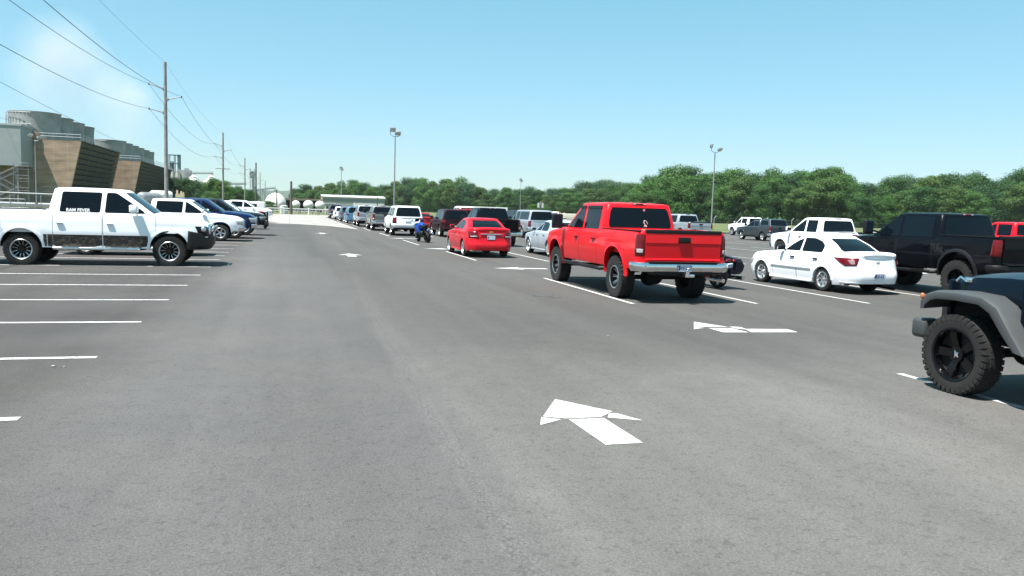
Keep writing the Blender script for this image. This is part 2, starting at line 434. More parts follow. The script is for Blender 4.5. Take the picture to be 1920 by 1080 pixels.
    def ring(s, z, xr, xf, h, c):
        P = []
        for i in range(9):
            y = -(h-c)+2*(h-c)*i/8; P.append((xr-s.bowr*(1-(y/h)**2), y))
        er = P[-1][0]
        for a in (30, 60): P.append((er+c*(1-math.cos(R(a))), h-c+c*math.sin(R(a))))
        P.append((er+c, h))
        yf = h-c; ef = xf+s.bowf*(1-(yf/h)**2)
        for i in range(1, 6): P.append((er+c+(ef-c-er-c)*i/6, h))
        P.append((ef-c, h))
        for a in (60, 30): P.append((ef-c*(1-math.cos(R(a))), h-c+c*math.sin(R(a))))
        for i in range(9):
            y = (h-c)-2*(h-c)*i/8; P.append((xf+s.bowf*(1-(y/h)**2), y))
        for a in (30, 60): P.append((ef-c*(1-math.cos(R(a))), -(h-c+c*math.sin(R(a)))))
        P.append((ef-c, -h))
        for i in range(1, 6): P.append((ef-c+(er+c-ef+c)*i/6, -h))
        P.append((er+c, -h))
        for a in (60, 30): P.append((er+c*(1-math.cos(R(a))), -(h-c+c*math.sin(R(a)))))
        return [Vector((x, y, z)) for x, y in P]
    def greenhouse(s, mb):
        if not s.gh: return
        z0, z1 = s.gh[0][0], s.gh[-1][0]; rings = []
        zs = sorted(set([g[0] for g in s.gh]+[z0+(z1-z0)*i/6 for i in range(7)]))
        for z in zs: rings.append(s.ring(z, *s.gk(z), s.ghc))
        xr, xf, h = s.gk(z1)
        rf = getattr(s, 'rooff', 1.0)
        for dz, ins in ((.022, .02), (.038, .055), (.05, .12), (.062, .3), (.068, .5)):
            rings.append(s.ring(z1+dz*rf, xr+ins*1.0, xf-ins*1.4, h-ins, max(s.ghc-ins*.1, .05)))
        mb.loft(rings, True, True)
    def gside(s, x, z, eps=.004, sg=1): return Vector((x, sg*(s.gk(z)[2]+eps), z))
    def grear(s, y, z, eps=.005):
        xr, xf, h = s.gk(z); return Vector((xr-s.bowr*(1-(y/h)**2)-eps, y, z))
    def gfront(s, y, z, eps=.005):
        xr, xf, h = s.gk(z); return Vector((xf+s.bowf*(1-(y/h)**2)+eps, y, z))
    def poly_win(s, poly, name='side_window', m_=None, both=True, rnd=.05, eps=.004):
        P = roundpoly(poly, rnd); out = []
        for sg in ((1, -1) if both else (1,)):
            mb = MB(); n = len(P)
            vs = [s.gside(x, z, eps, sg) for x, z in P]+[s.gside(x, z, -.01, sg) for x, z in P]
            mb.add(vs, [tuple(range(n))]+[(i, (i+1) % n, n+(i+1) % n, n+i) for i in range(n)])
            out.append(mb.build(name, m_ or GLASS, s.root, 30))
        return out
    def end_win(s, fn, z0, z1, m0, m1, name, m_=None, nx=10, nz=5, rnd=True):
        """grid between heights z0,z1; m0,m1 = side margins at bottom and top"""
        mb = MB(); G_ = []
        for j in range(nz+1):
            z = z0+(z1-z0)*j/nz; h = s.gk(z)[2]-(m0+(m1-m0)*j/nz)
            if rnd and j in (0, nz): h -= .035
            G_.append([fn(-h+2*h*i/nx, z) for i in range(nx+1)])
        for j in range(nz):
            for i in range(nx): mb.quad(G_[j][i], G_[j][i+1], G_[j+1][i+1], G_[j+1][i])
        return mb.build(name, m_ or GLASS, s.root, 50)
    def patch(s, fn, cs, name, m_, n=8, k=6, th=.0, parent=None, mi=0, sides=(1, -1), label=None):
        """bilinear patch over the 4 corners cs in the surface's own coordinates"""
        out = []
        if fn == s.wrap: fn = lambda q, z, e: s.wrap(q, z, 'r', e)
        for sg in sides:
            mb = MB(); A = []
            for j in range(k+1):
                row = []
                for i in range(n+1):
                    u, v = i/n, j/k
                    a = (1-u)*(1-v); b = u*(1-v); c = u*v; d = (1-u)*v
                    q = a*cs[0][0]+b*cs[1][0]+c*cs[2][0]+d*cs[3][0]; z = a*cs[0][1]+b*cs[1][1]+c*cs[2][1]+d*cs[3][1]
                    e = th if 0 < i < n and 0 < j < k else 0.001
                    p = fn(q, z, e+.003); row.append(Vector((p.x, p.y*sg, p.z)))
                A.append(row)
            for j in range(k):
                for i in range(n): mb.quad(A[j][i], A[j][i+1], A[j+1][i+1], A[j+1][i])
            out.append(mb.build(name, m_, parent or s.root, 40, label))
        return out
    def wheels(s):
        tr = s.track or (s.hw0-s.tw/2-.03)
        for x in (0, s.wb):
            for y in (tr, -tr): add_wheel(s.root, x, y, s.r, s.tw, s.style, s.rr, s.steer if x > 0 else 0)
        ax = MB(); ax.cyl((0, -tr, s.r), (0, tr, s.r), .05, n=10); ax.ell((0, 0, s.r), (.16, .15, .16)); ax.build('axle', DARK, s.root)
        ax = MB(); ax.cyl((s.wb, -tr, s.r), (s.wb, tr, s.r), .045, n=10); ax.build('axle', DARK, s.root)
    def handles(s, z, m_, frac=.16, ln=.17):
        for (k, sg), o in s.door_o.items():
            d = s.doors[k]; x = d[0]+.06+ln/2+.03
            p = s.side(x, z); mb = MB(); mb.rbox((p.x, sg*(p.y+.018), z), (ln, .04, .035), .014)
            mb.build('handle', m_, o)
    def mirror(s, x, z, m_, size=(.12, .22, .17), out=.13, glass=True):
        for sg in (1, -1):
            h = s.gk(z)[2]; mb = MB()
            mb.rbox((x, sg*(h+out+size[1]/2), z+size[2]*.25), size, .035, 3)
            mb.tube([(x+.02, sg*(h-.02), z-.04), (x, sg*(h+out+.02), z-.0)], .025, 6)
            o = mb.build('side_mirror', m_, s.root)
            g = MB(); g.rbox((x-size[0]/2-.002, sg*(h+out+size[1]/2), z+size[2]*.25), (.008, size[1]*.84, size[2]*.82), .003, 1); g.build('mirror_glass', GLASS2, o)
    def bumper(s, end, z0, z1, dep, m_, over=.02, qmax=None, prot=.06, name='bumper', z_in=0):
        """band wrapped round the end of the car"""
        mb = MB(); h = s.hw(s.xr if end == 'r' else s.xf)
        qm = qmax or h+.15; prof = [(z0+.0, -.02), (z0+.0, prot*.75), (z0+(z1-z0)*.2, prot), (z1-(z1-z0)*.2, prot), (z1, prot*.8), (z1, -.02)]
        rows = []
        for i in range(31):
            q = -qm+2*qm*i/30
            rows.append([s.wrap(q, z, end, e) for z, e in prof])
        mb.loft(rows, True, True)
        return mb.build(name, m_, s.root, 40)
    def flare(s, xa, m_, wdt=.07, out=.05, name='fender_flare', a0=-8, a1=188, rivet=False, fn=None):
        for sg in (1, -1):
            mb = MB(); rows = []; rv = MB()
            for i in range(25):
                a = R(a0+(a1-a0)*i/24); c, sn = math.cos(a), math.sin(a)
                k = (max(1e-6, abs(c)**s.archn+abs(max(sn, 0))**s.archn))**(-1/s.archn) if sn > 0 else 1
                row = []
                for dr, o in ((-.012, -.08), (-.014, out), (wdt*.35, out*.95), (wdt, .008), (wdt, -.02)):
                    x = xa-(s.arch*k+dr)*c; z = s.archz+(s.arch*k+dr)*sn
                    p = s.side(min(max(x, s.xr+.02), s.xf-.05), z, o); row.append(Vector((x, sg*p.y, z)))
                rows.append(row)
                if rivet and i % 3 == 1:
                    x = xa-(s.arch*k+wdt*.7)*c; z = s.archz+(s.arch*k+wdt*.7)*sn; p = s.side(x, z, out*.55); mb.ell((x, sg*p.y, z), (.016, .012, .016), 8, 5)
            mb.loft(rows, True, True); mb.build(name, m_, s.root, 45)
    def plate(s, end, y, z, txt=None, tilt=0, eps=.02):
        p = s.wrap(0, z, end, eps); d = -1 if end == 'r' else 1
        mb = MB(); mb.rbox((p.x, y, z), (.012, .30, .15), .004, 1); o = mb.build('license_plate', PLATE, s.root)
        if txt: text_mesh('plate_text', txt, .115, PLATETXT, o, (p.x+d*.008, y, z-.012), (R(90), 0, R(90) if d > 0 else R(-90)), .001)
        b = MB(); b.box((p.x+d*.0075, y+.12*-d, z), (.002, .035, .09)); b.build('plate_emblem', PLATETXT, o)
    def exhaust(s, y=-.6):
        mb = MB(); mb.tube([(s.xr+.9, y, s.sill-.02), (s.xr+.02, y, s.sill-.06)], .035, 10); mb.build('exhaust', TRIM, s.root)

def roundpoly(P, r, n=4):
    out = []; N = len(P)
    for i in range(N):
        a, b, c = Vector((*P[i-1], 0)), Vector((*P[i], 0)), Vector((*P[(i+1) % N], 0))
        u = (a-b); v = (c-b); rr = min(r, u.length*.45, v.length*.45); p = b+u.normalized()*rr; q = b+v.normalized()*rr
        for k in range(n+1):
            t = k/n; w_ = p*(1-t)**2+b*2*t*(1-t)+q*t*t; out.append((w_.x, w_.y))
    return out
def shift(keys, dz): return [(k[0]+dz,)+tuple(k[1:]) for k in keys]
def mkroot(name, loc, rz, label, cat, group=None):
    return empty(name, (loc[0], loc[1], 0), rz, label, cat, group)

def pickup(loc, rz, label, pm, wb=3.65, lift=0, r=.40, tw=.27, style='five', rr=.22, cab='crew', xc=.66, hoodz=1.17, railz=1.29, beltz=1.2, roofz=1.80,
           w=2.0, fo=.95, ro=1.2, bump='chrome', rbump='chrome', arch=.48, taillight='v', mir='std', flare=None, plate=None, step=True, cat='pickup truck',
           tailm=None, trimline=None, bedcap=True, name='pickup_truck', nose=1.08, hl='box', handlem=None, doorw=1.02, stepm=None, third=True, capped=False, archn=2.3, group=None, mirm=None, xwo=0, thw=.372, bz=0, mirz=0, mirsz=(.12, .22, .17), rbz=0, mirx=0, sd=0):
    root = mkroot(name, loc, rz, label, cat, group); L = lift; sill = .47+L-sd
    xws = (wb-.52 if cab == 'crew' else wb-.62)+xwo
    xtop = xws-.82
    z = lambda v: v+L
    c = Car(root, wb=wb, fo=fo, ro=ro, w=w, r=r, tw=tw, rr=rr, style=style, sill=sill, arch=arch, archz=max(r+.03, .40+L), archn=archn, paint=pm,
        top=[(-ro, z(railz)), (xc-.05, z(railz)), (xc, z(beltz+.02)), (xws-.1, z(beltz)), (xws+.15, z(hoodz+.02)), (wb+.35, z(hoodz-.05)), (wb+fo-.2, z(nose)), (wb+fo, z(nose-.1))],
        bot=[(-ro, z(.56)), (-ro+.35, z(.52)), (-.5, sill), (wb+.45, sill), (wb+fo, z(.5))],
        sec=[(z(.42), .95), (z(.55), .975), (z(.70), .990), (z(.735), .999), (z(.93), 1.003), (z(.965), .993), (z(1.08), .996), (z(1.2), .985), (z(1.32), .975)],
        rc=(.10, .10), fc=(.34, .26), rb=[(z(.4), 0), (z(1.3), 0)], fb=[(z(.4), .0), (z(.7), .05), (z(.95), .03), (z(1.15), -.1)],
        bed=(-ro+.06, xc-.02, z(.78)), crown=.055, inner=.33, taperf=.95, bowr=.03, bowf=.14,
        gh=[(z(.72), xc, xws, w*.455), (z(beltz-.03), xc, xws+.04, w*.455), (z(beltz+.25), xc+.03, xws-.32, w*.425), (z(roofz), xc+.12, xtop, w*thw)])
    g0 = c.gh[1]; g1 = c.gh[3]      # make the side a true plane
    c.gh[2] = (c.gh[2][0], c.gh[2][1], c.gh[2][2], g0[3]+(g1[3]-g0[3])*(c.gh[2][0]-g0[0])/(g1[0]-g0[0]))
    xb = xws-doorw-.02
    if cab == 'crew': c.doors = [(xc+.12, xb), (xb+.02, xws+.06)]
    else: c.doors = [(xws-doorw-.14, xws+.04)]; xb = xws-doorw-.12
    if cab == 'ext': c.doors = [(xc+.14, xb), (xb+.02, xws+.04)]
    c.body(extra=(xc-.012,)); c.wheels()
    z0, z1 = z(beltz+.045), z(roofz-.045)
    fx = lambda zz: c.gk(zz)[1]-.13
    hm = handlem or TRIM
    c.poly_win([(xb+.05, z0), (fx(z0)-.02, z0), (fx(z0)-.05, z0+.05), (fx((z0+z1)/2), (z0+z1)/2), (fx(z1)-.03, z1), (xb+.09, z1)])
    if cab == 'crew': c.poly_win([(xc+.26, z0), (xb-.06, z0), (xb-.02, z1), (xc+.32, z1)])
    elif cab == 'ext': c.poly_win([(xc+.2, z0), (xb-.05, z0), (xb-.0, z1), (xc+.25, z1)])
    c.end_win(c.grear, z(beltz+.10), z(roofz-.05), .11, .10, 'rear_window')
    c.end_win(c.gfront, z(beltz+.02), z(roofz-.03), .10, .09, 'windshield', GLASS2)
    c.handles(z(1.03), hm)
    h = c.hw0
    # tailgate
    zb_, zt_ = z(.66), z(railz-.005); tg = MB(); wy = h-.175
    prof = [(.0, zb_), (-.035, zb_+.01), (-.04, zb_+.05), (-.016, zb_+.075), (-.036, zb_+.37), (-.045, zb_+.385), (-.040, zt_-.02), (-.02, zt_), (.03, zt_)]
    tg.loft([[Vector((-ro+a, y, b)) for a, b in prof] for y in (-wy, -wy+.015, 0, wy-.015, wy)], True, True)
    t_o = tg.build('tailgate', pm, root, 25)
    hd = MB(); hd.rbox((-ro-.055, 0, zt_-.16), (.035, .27, .12), .02); hd.build('handle', hm, t_o)
    if bedcap:
        bc = MB(); bc.rbox((-ro-.003, 0, zt_+.004), (.09, 2*wy+.005, .075 if tailm is None else .03), .012); bc.build('tailgate_cap', TRIM, t_o)
    for sg in (1, -1): ra = MB(); ra.rbox((((-ro+xc)/2), sg*(h*.975-.06), z(railz)+.004), (xc+ro-.06, .085, .02), .006); ra.build('bed_rail_cap', TRIM, root)
    f0 = h*.985-.165; top_ = z(railz-.06)
    if taillight == 'v': tls = c.patch(c.wrap, [(f0, z(.77)), (h+.08, z(.77)), (h+.06, top_), (f0, top_)], 'taillight', REDLENS, th=.02)
    elif taillight == 'big': tls = c.patch(c.wrap, [(f0+.02, z(.86)), (h+.12, z(.88)), (h+.07, top_), (f0+.03, top_)], 'taillight', REDLENS, th=.025)
    else: tls = c.patch(c.wrap, [(f0, z(.86)), (h+.05, z(.86)), (h+.03, top_), (f0, top_)], 'taillight', REDLENS, th=.02)
    for sg, t in zip((1, -1), tls):
        zz = z(.86 if taillight != 'v' else .88)
        if taillight == 'v':
            c.patch(c.wrap, [(f0+.02, zz-.06), (h+.02, zz-.06), (h+.02, zz+.06), (f0+.02, zz+.06)], 'reverse_light', CLEARLENS, th=.028, parent=t, sides=(sg,), n=4, k=4)
    if third:
        xr_, _, hh = c.gk(z(roofz)); tl = MB(); tl.rbox((xr_-c.bowr+.02, 0, z(roofz)+.028), (.05, .34, .04), .01); o = tl.build('brake_light', REDLENS, root)
        for sg in (1, -1): t2 = MB(); t2.rbox((xr_-c.bowr+.018, sg*.125, z(roofz)+.028), (.054, .07, .03), .008); t2.build('cargo_lamp', CLEARLENS, o)
    # bumpers
    BM = {'chrome': CHROME, 'body': pm, 'black': TRIM}
    ob = c.bumper('r', z(.50+rbz), z(.68+rbz), .1, BM[rbump], qmax=h+.13, prot=.11, name='rear_bumper')
    sp = MB(); sp.rbox((-ro-.07, 0, z(.695+rbz)), (.16, 2*h-.5, .022), .008); sp.build('bumper_step', TRIM, ob)
    lo = MB(); lo.rbox((-ro+.06, 0, z(.455)), (.30, 1.36, .12), .04); lo.tube([(-ro+.25, -.42, z(.42)), (-ro+.05, -.3, z(.40)), (-ro+.05, .3, z(.40)), (-ro+.25, .42, z(.42))], .035, 8)
    lo.rbox((-ro-.04, 0, z(.40)), (.2, .075, .075), .01); lo.build('tow_hitch', TRIM, root)
    if bump: c.bumper('f', z(.48), z(.68), .1, BM[bump], qmax=h+.02, prot=.07, name='front_bumper')
    # front lights and grille
    gp = c.patch(c.wrap, [(-h+.38, z(.72)), (h-.38, z(.72)), (h-.36, z(nose-.14)), (-h+.36, z(nose-.14))], 'grille', TRIM if hl != 'chrome' else CHROME, n=14, k=4, th=.02, sides=(1,), ) if False else None
    gr = MB()
    p0 = c.wrap(0, z(.8), 'f', .03)
    gr.rbox((p0.x-.02, 0, z((.72+nose-.1)/2)), (.08, 1.25, nose-.1-.70), .03)
    go = gr.build('grille', CHROME, root)
    gb = MB()
    for i in range(4): gb.rbox((p0.x+.024, 0, z(.76+i*(nose-.92)/3)), (.016, 1.12, .045), .008, 1)
    gb.build('grille_bar', TRIM, go)
    hh0 = h-.44
    hls = c.patch(lambda q, zz, e: c.wrap(q, zz, 'f', e), [(hh0, z(.74)), (h+.03, z(.76)), (h+.10, z(nose-.14)), (hh0, z(nose-.13))], 'headlight', CLEARLENS if hl != 'dark' else SATIN, th=.02)
    if mir == 'std': c.mirror(xws-.2+mirx, z(beltz+.10+mirz), mirm or pm, out=.10, size=mirsz)
    elif mir == 'tow': c.mirror(xws-.16, z(beltz+.16+mirz), TRIM, size=(.13, .27, .36), out=.17)
    if step:
        for sg in (1, -1):
            s_ = MB(); s_.tube([(.62, sg*(h-.18), z(.40)), (.75, sg*(h-.0), z(.385)), (wb-.75, sg*(h-.0), z(.385)), (wb-.62, sg*(h-.18), z(.40))], .042, 10)
            for k in range(2): s_.rbox((1.15+k*1.15, sg*(h-.0), z(.42)), (.42, .09, .02), .008)
            s_.build('side_step', stepm or TRIM, root)
    if flare:
        for xa in (0, wb): c.flare(xa, flare if not isinstance(flare, tuple) else flare[0],   .065, .035, rivet=isinstance(flare, tuple))
    else:
        for xa in (0, wb): c.flare(xa, pm, .05, .012, name='wheel_arch_lip', a0=0, a1=180)
    if plate: c.plate('r', 0, z(.585+rbz), plate, eps=.125)
    if capped:      # bed canopy
        cp = Car(root, **{k: v for k, v in c.__dict__.items() if k not in ('root',)}); cp.gh = [(z(railz), -ro+.04, xc-.06, h*.93), (z(railz+.52), -ro+.32, xc-.06, h*.78)]; cp.bowf = .0
        mb = MB(); cp.greenhouse(mb); co_ = mb.build('canopy', pm, root, 40); cp.root = co_
        cp.poly_win([(-ro+.36, z(railz+.08)), (xc-.2, z(railz+.08)), (xc-.2, z(railz+.42)), (-ro+.5, z(railz+.42))])
        cp.end_win(cp.grear, z(railz+.06), z(railz+.49), .08, .08, 'rear_window')
    return c

def suv(loc, rz, label, pm, wb=2.95, ro=1.15, fo=.95, w=2.0, r=.385, belt=1.12, roofz=1.78, hood=1.12, style='five', rr=.22, nose=1.0, arch=.45, cat='SUV', name='suv', rbump=None,
        tl='v', plate='', slope=.14, rack=True, sill=.38, archn=2.3, low=0, group=None, xws=None, wslope=.72, wiper=True):
    root = mkroot(name, loc, rz, label, cat, group); xws = xws or wb-.5; h = w/2
    c = Car(root, wb=wb, fo=fo, ro=ro, w=w, r=r, tw=.25, rr=rr, style=style, sill=sill, arch=arch, archn=archn, paint=pm,
        top=[(-ro, belt+.0), (xws, belt), (xws+.25, hood), (wb+.4, hood-.06), (wb+fo-.2, nose-.03), (wb+fo, nose-.14)],
        bot=[(-ro, sill+.06), (-ro+.5, sill), (wb+.5, sill), (wb+fo, sill+.02)],
        sec=[(sill, .95), (sill+.12, .98), (sill+.35, 1.0), (belt-.15, 1.0), (belt, .975)], rc=(.2, .2), fc=(.34, .3), rb=[(.3, .0), (.45, .03), (belt-.3, .02), (belt, -.02)], fb=[(.3, .0), (.6, .06), (nose, -.06)],
        gh=[(belt-.06, -ro+.03, xws+.06, h*.93), (belt+.28, -ro+.03+slope*.45, xws-wslope*.5, h*.86), (roofz, -ro+.03+slope, xws-wslope-.05, h*.755)], bowr=.05, taperf=.95)
    g0, g1 = c.gh[0], c.gh[2]; c.gh[1] = c.gh[1][:3]+(g0[3]+(g1[3]-g0[3])*(c.gh[1][0]-g0[0])/(g1[0]-g0[0]),)
    xb = xws-.98
    c.doors = [(xb-.95, xb), (xb+.02, xws+.05)]; c.body(); c.wheels()
    z0, z1 = belt+.03, roofz-.05; fx = lambda zz: c.gk(zz)[1]-.14; rx = lambda zz: c.gk(zz)[0]+.14
    c.poly_win([(xb+.05, z0), (fx(z0)-.02, z0), (fx((z0+z1)/2), (z0+z1)/2), (fx(z1)-.03, z1), (xb+.07, z1)])
    c.poly_win([(xb-.88, z0), (xb-.05, z0), (xb-.03, z1), (xb-.84, z1)])
    if xb-.98-rx(z0) > .25: c.poly_win([(rx(z0), z0), (xb-.97, z0), (xb-.94, z1), (rx(z1), z1)])
    c.end_win(c.grear, z0-.01, roofz-.04, .10, .09, 'rear_window'); c.end_win(c.gfront, belt, roofz-.02, .09, .08, 'windshield', GLASS2)
    c.handles(belt-.14, pm)
    f0 = h-.26
    if tl == 'v': c.patch(c.wrap, [(f0, belt-.42), (h+.06, belt-.42), (h+.02, belt-.04), (f0, belt-.04)], 'taillight', REDLENS, th=.02)
    elif tl == 'tall': c.patch(c.wrap, [(h-.22, belt-.42), (h-.03, belt-.42), (h-.05, belt-.02), (h-.24, belt-.02)], 'taillight', REDLENS, th=.02)
    else: c.patch(c.wrap, [(f0, belt-.25), (h+.2, belt-.22), (h+.1, belt-.03), (f0, belt-.06)], 'taillight', REDLENS, th=.02)
    c.bumper('r', sill+.06, sill+.26, .1, rbump or pm, qmax=h+.1, prot=.08, name='rear_bumper')
    c.bumper('f', sill+.04, sill+.26, .1, pm, qmax=h+.1, prot=.05, name='front_bumper')
    c.patch(lambda q, zz, e: c.wrap(q, zz, 'f', e), [(h-.42, nose-.36), (h+.05, nose-.34), (h+.10, nose-.16), (h-.42, nose-.17)], 'headlight', CLEARLENS, th=.02)
    gr = MB(); p0 = c.wrap(0, nose-.25, 'f', .02); gr.rbox((p0.x-.02, 0, nose-.27), (.07, 1.0, .22), .02); gr.build('grille', TRIM, root)
    c.mirror(xws-.14, belt+.08, pm if low else TRIM, out=.08)
    # hatch seam, wiper, roof rails
    hm = MB(); a = c.wrap(0, belt-.30, 'r', .012); hm.rbox((a.x, 0, belt-.30), (.03, .34, .05), .01); hm.build('hatch_handle', CHROME if tl == 'v' else TRIM, root)
    if rack:
        rk = MB()
        for sg in (1, -1): rk.tube([(g1[1]+.2, sg*(g1[3]-.08), roofz+.06), (g1[1]+.3, sg*(g1[3]-.08), roofz+.105), (g1[2]-.4, sg*(g1[3]-.08), roofz+.105), (g1[2]-.3, sg*(g1[3]-.08), roofz+.06)], .014, 6)
        rk.build('roof_rail', TRIM, root)
    for xa in (0, wb): c.flare(xa, pm, .05, .012, name='wheel_arch_lip', a0=0, a1=180)
    if plate is not None: c.plate('r', 0, belt-.45, plate or None, eps=.02)
    c.exhaust()
    return c

def sedan(loc, rz, label, pm, wb=2.6, ro=1.05, fo=.9, w=1.78, r=.32, deck=1.05, belt=.95, roofz=1.38, hood=.95, nose=.76, xrw=-.62, xrt=.25, xft=1.25, xws=2.0, style='seven', rr=.2,
          arch=.36, sill=.21, name='sedan_car', cat='car', rear='cruze', plate=None, group=None, mir=None, hm=None, rbow=.1, door=.98):
    root = mkroot(name, loc, rz, label, cat, group); h = w/2
    c = Car(root, wb=wb, fo=fo, ro=ro, w=w, r=r, tw=.215, rr=rr, style=style, sill=sill, arch=arch, archz=r+.01, archn=2.0, paint=pm,
        top=[(-ro, deck-.07), (-ro+.07, deck-.005), (-ro+.22, deck), (xrw, deck-.01), (xrw+.25, belt+.0), (xws, belt), (xws+.15, hood), (wb+.3, hood-.08), (wb+fo-.25, nose), (wb+fo, nose-.14)],
        bot=[(-ro, sill+.09), (-ro+.4, sill+.02), (-.4, sill), (wb+.4, sill), (wb+fo, sill+.0)],
        sec=[(sill, .93), (sill+.1, .965), (sill+.3, 1.0), (belt-.22, .995), (belt-.05, .965), (belt+.15, .93)], rc=(.42, .34), fc=(.5, .42),
        rb=[(.2, .0), (.34, .07), (.52, .075), (.6, .03), (deck-.1, .0), (deck, .04)], fb=[(.2, .0), (.45, .06), (nose, -.1)],
        gh=[(belt-.07, xrw-.08, xws+.12, h*.90), (belt+.03, xrw+.03, xws-.02, 0), (belt+(roofz-belt)*.6, xrw+(xrt-xrw)*.5, xws-(xws-xft)*.5, 0), (roofz-.06, xrt-.14, xft+.16, 0), (roofz, xrt, xft, h*.66)],
        crown=.04, bowr=rbow, bowf=.16, ghc=.12, taperf=.94, lip=.06, inner=.24, fadeL=.5)
    g0, g1 = c.gh[0], c.gh[-1]
    c.gh = [g[:3]+(g0[3]+(g1[3]-g0[3])*(g[0]-g0[0])/(g1[0]-g0[0]),) for g in c.gh]
    xb = xws-door+.12
    c.doors = [(xb-.86, xb), (xb+.02, xws+.16)]; c.body(); c.wheels()
    z0, z1 = belt+.035, roofz-.03; fx = lambda zz: c.gk(zz)[1]-.13; rx = lambda zz: c.gk(zz)[0]+.22; zm = (z0+z1)/2; zq = z0+(z1-z0)*.8
    c.poly_win([(xb+.04, z0), (fx(z0)-.04, z0), (fx(zm)-.0, zm), (fx(zq)-.0, zq), (fx(z1)-.1, z1), (xb+.05, z1)])
    c.poly_win([(xb-.80, z0), (xb-.03, z0), (xb-.01, z1), (max(rx(z1)+.12, xb-.5), z1), (max(rx(zq), xb-.72), zq), (max(rx(zm), xb-.82), zm)])
    c.end_win(c.grear, belt+.06 if deck < belt+.08 else deck+.01, roofz-.02, .13, .12, 'rear_window', nz=8)
    c.end_win(c.gfront, belt+.02, roofz-.01, .12, .11, 'windshield', GLASS2, nz=8)
    c.handles(belt-.12, hm or pm); c.mirror(xws-.22, belt+.06, mir or pm, size=(.11, .19, .13), out=.06)
    c.patch(lambda q, zz, e: c.wrap(q, zz, 'f', e), [(h-.5, nose-.24), (h+.1, nose-.2), (h+.2, nose-.04), (h-.45, nose-.12)], 'headlight', CLEARLENS, th=.02)
    gr = MB(); p0 = c.wrap(0, nose-.2, 'f', .01); gr.rbox((p0.x-.02, 0, nose-.2), (.05, .7, .13), .02); gr.build('grille', TRIM, root)
    c.bumper('r', sill+.07, sill+.10, .1, pm, qmax=h+.2, prot=.01, name='rear_valance')
    for xa in (0, wb): c.flare(xa, pm, .035, .008, name='wheel_arch_lip', a0=0, a1=180)
    for sg in (1, -1):
        s_ = MB(); s_.rbox((wb/2, sg*(h*.955-.0), sill+.03), (wb-2*arch-.1, .05, .07), .02); s_.build('sill_skirt', pm, root)
    c.exhaust()
    return c

# ------------------------------------------------------------------ colours
P_RED = paint('red', (.62, .006, .012), 0, .06); P_RED2 = paint('bright_red', (.52, .004, .014), 0, .03); P_RED3 = paint('dark_red', (.3, .01, .015))
P_WHITE = paint('white', (.84, .86, .88), 0, .06); P_WHITE2 = paint('white_b', (.80, .81, .82), 0, .12)
P_BLACK = paint('black', (.0025, .003, .005), 0, .0); P_NAVY = paint('navy', (.006, .018, .075), .1, .03)
P_SILVER = paint('silver', (.42, .45, .48), .55); P_GREY = paint('grey', (.2, .21, .215), .4); P_MAROON = paint('maroon', (.028, .008, .012), .2, .05)
P_BLUE = paint('blue', (.07, .17, .28), .3); P_SLATE = paint('slate', (.045, .06, .07), .3, .08); P_BLUEGREY = paint('blue_grey', (.10, .15, .20), .4)
P_CHAR = paint('charcoal', (.02, .025, .035), .2); P_SILVERBLUE = paint('silver_blue', (.46, .52, .58), .35)
P_NAVY2 = paint('deep_blue', (.01, .015, .06), .1)
N = R(90)
# ================================================================== vehicles of the right-hand rows (all face +Y)
# lifted red crew cab
c = pickup((7.66, 15.72), N, 'lifted bright red crew cab pickup with mud tyres, chrome bumper and ball hitch', P_RED, wb=3.9, lift=.18, r=.44, tw=.30, style='mud', rr=.235,
           fo=.98, ro=1.18, arch=.53, railz=1.27, roofz=1.80, beltz=1.20, hoodz=1.20, mir='tow', flare=P_RED, plate='248ILZ', w=2.02, xc=.90, archn=2.2, thw=.388, rbz=-.03, mirz=-.07, doorw=1.22)
rt = c.root; L = .21
for sg in (1, -1):      # window visors
    v = MB(); z1 = 1.80+.18-.03
    for x0, x1 in ((1.24, 2.34), (2.24, 2.86)):
        v.loft([[c.gside(x, z, e, sg) for z, e in ((z1-.055, .03), (z1+.0, .022), (z1+.012, .004), (z1-.06, .012))] for x in (x0, (x0+x1)/2, x1-.25)], True, True)
    v.build('window_visor', TRIM, rt)
hz = MB(); hz.tube([(-1.2, .0, .62), (-1.42, .0, .60)], .03, 8); hz.cyl((-1.42, 0, .56), (-1.42, 0, .68), .05, .05, 12); hz.ell((-1.43, 0, .72), (.03, .03, .03)); hz.rbox((-1.36, -.1, .58), (.07, .16, .07), .015)
hz.build('ball_mount', CHROME, rt)
wd = c.grear(0, 1.62+L)
dc = MB(); M = Matrix.Rotation(R(0), 3, 'Z')
p = c.grear(-.12, 1.52, .008); dc.lathe([(.001, 0), (.04, 0), (.04, .002)], 14, c=(p.x+.002, p.y, 1.51), axis='X')
dc.tube([(p.x+.004, p.y-.05, 1.57), (p.x+.01, p.y-.02, 1.63), (p.x+.02, p.y+.03, 1.65), (p.x+.01, p.y+.04, 1.59), (p.x, p.y+.0, 1.54)], .008, 5)
dc.v = [(x-.0, y, z) for x, y, z in dc.v]; dc.build('window_decal', WHITEDECAL, rt)
text_mesh('window_lettering', 'Browning', .062, WHITEDECAL, rt, (c.grear(-.12, 1.42+.0, .01).x-.002, -.12, 1.405), (R(78), 0, R(-90)), .001) if False else None
st = MB(); q = c.grear(-.10, 1.88, .007); st.lathe([(.001, 0), (.03, 0)], 16, c=(q.x-.004, q.y, 1.88), axis='X'); st.build('round_sticker', mat('pink_sticker', (.55, .3, .3), .5), rt)
for k in range(9):      # small lettering-like row under the picture decal
    pass
dl = MB()
for k in range(7):
    q = c.grear(-.12+.03*(3-k), 1.44, .008); dl.box((q.x, q.y, 1.44), (.003, .02, .024))
dl.build('window_lettering', WHITEDECAL, rt)
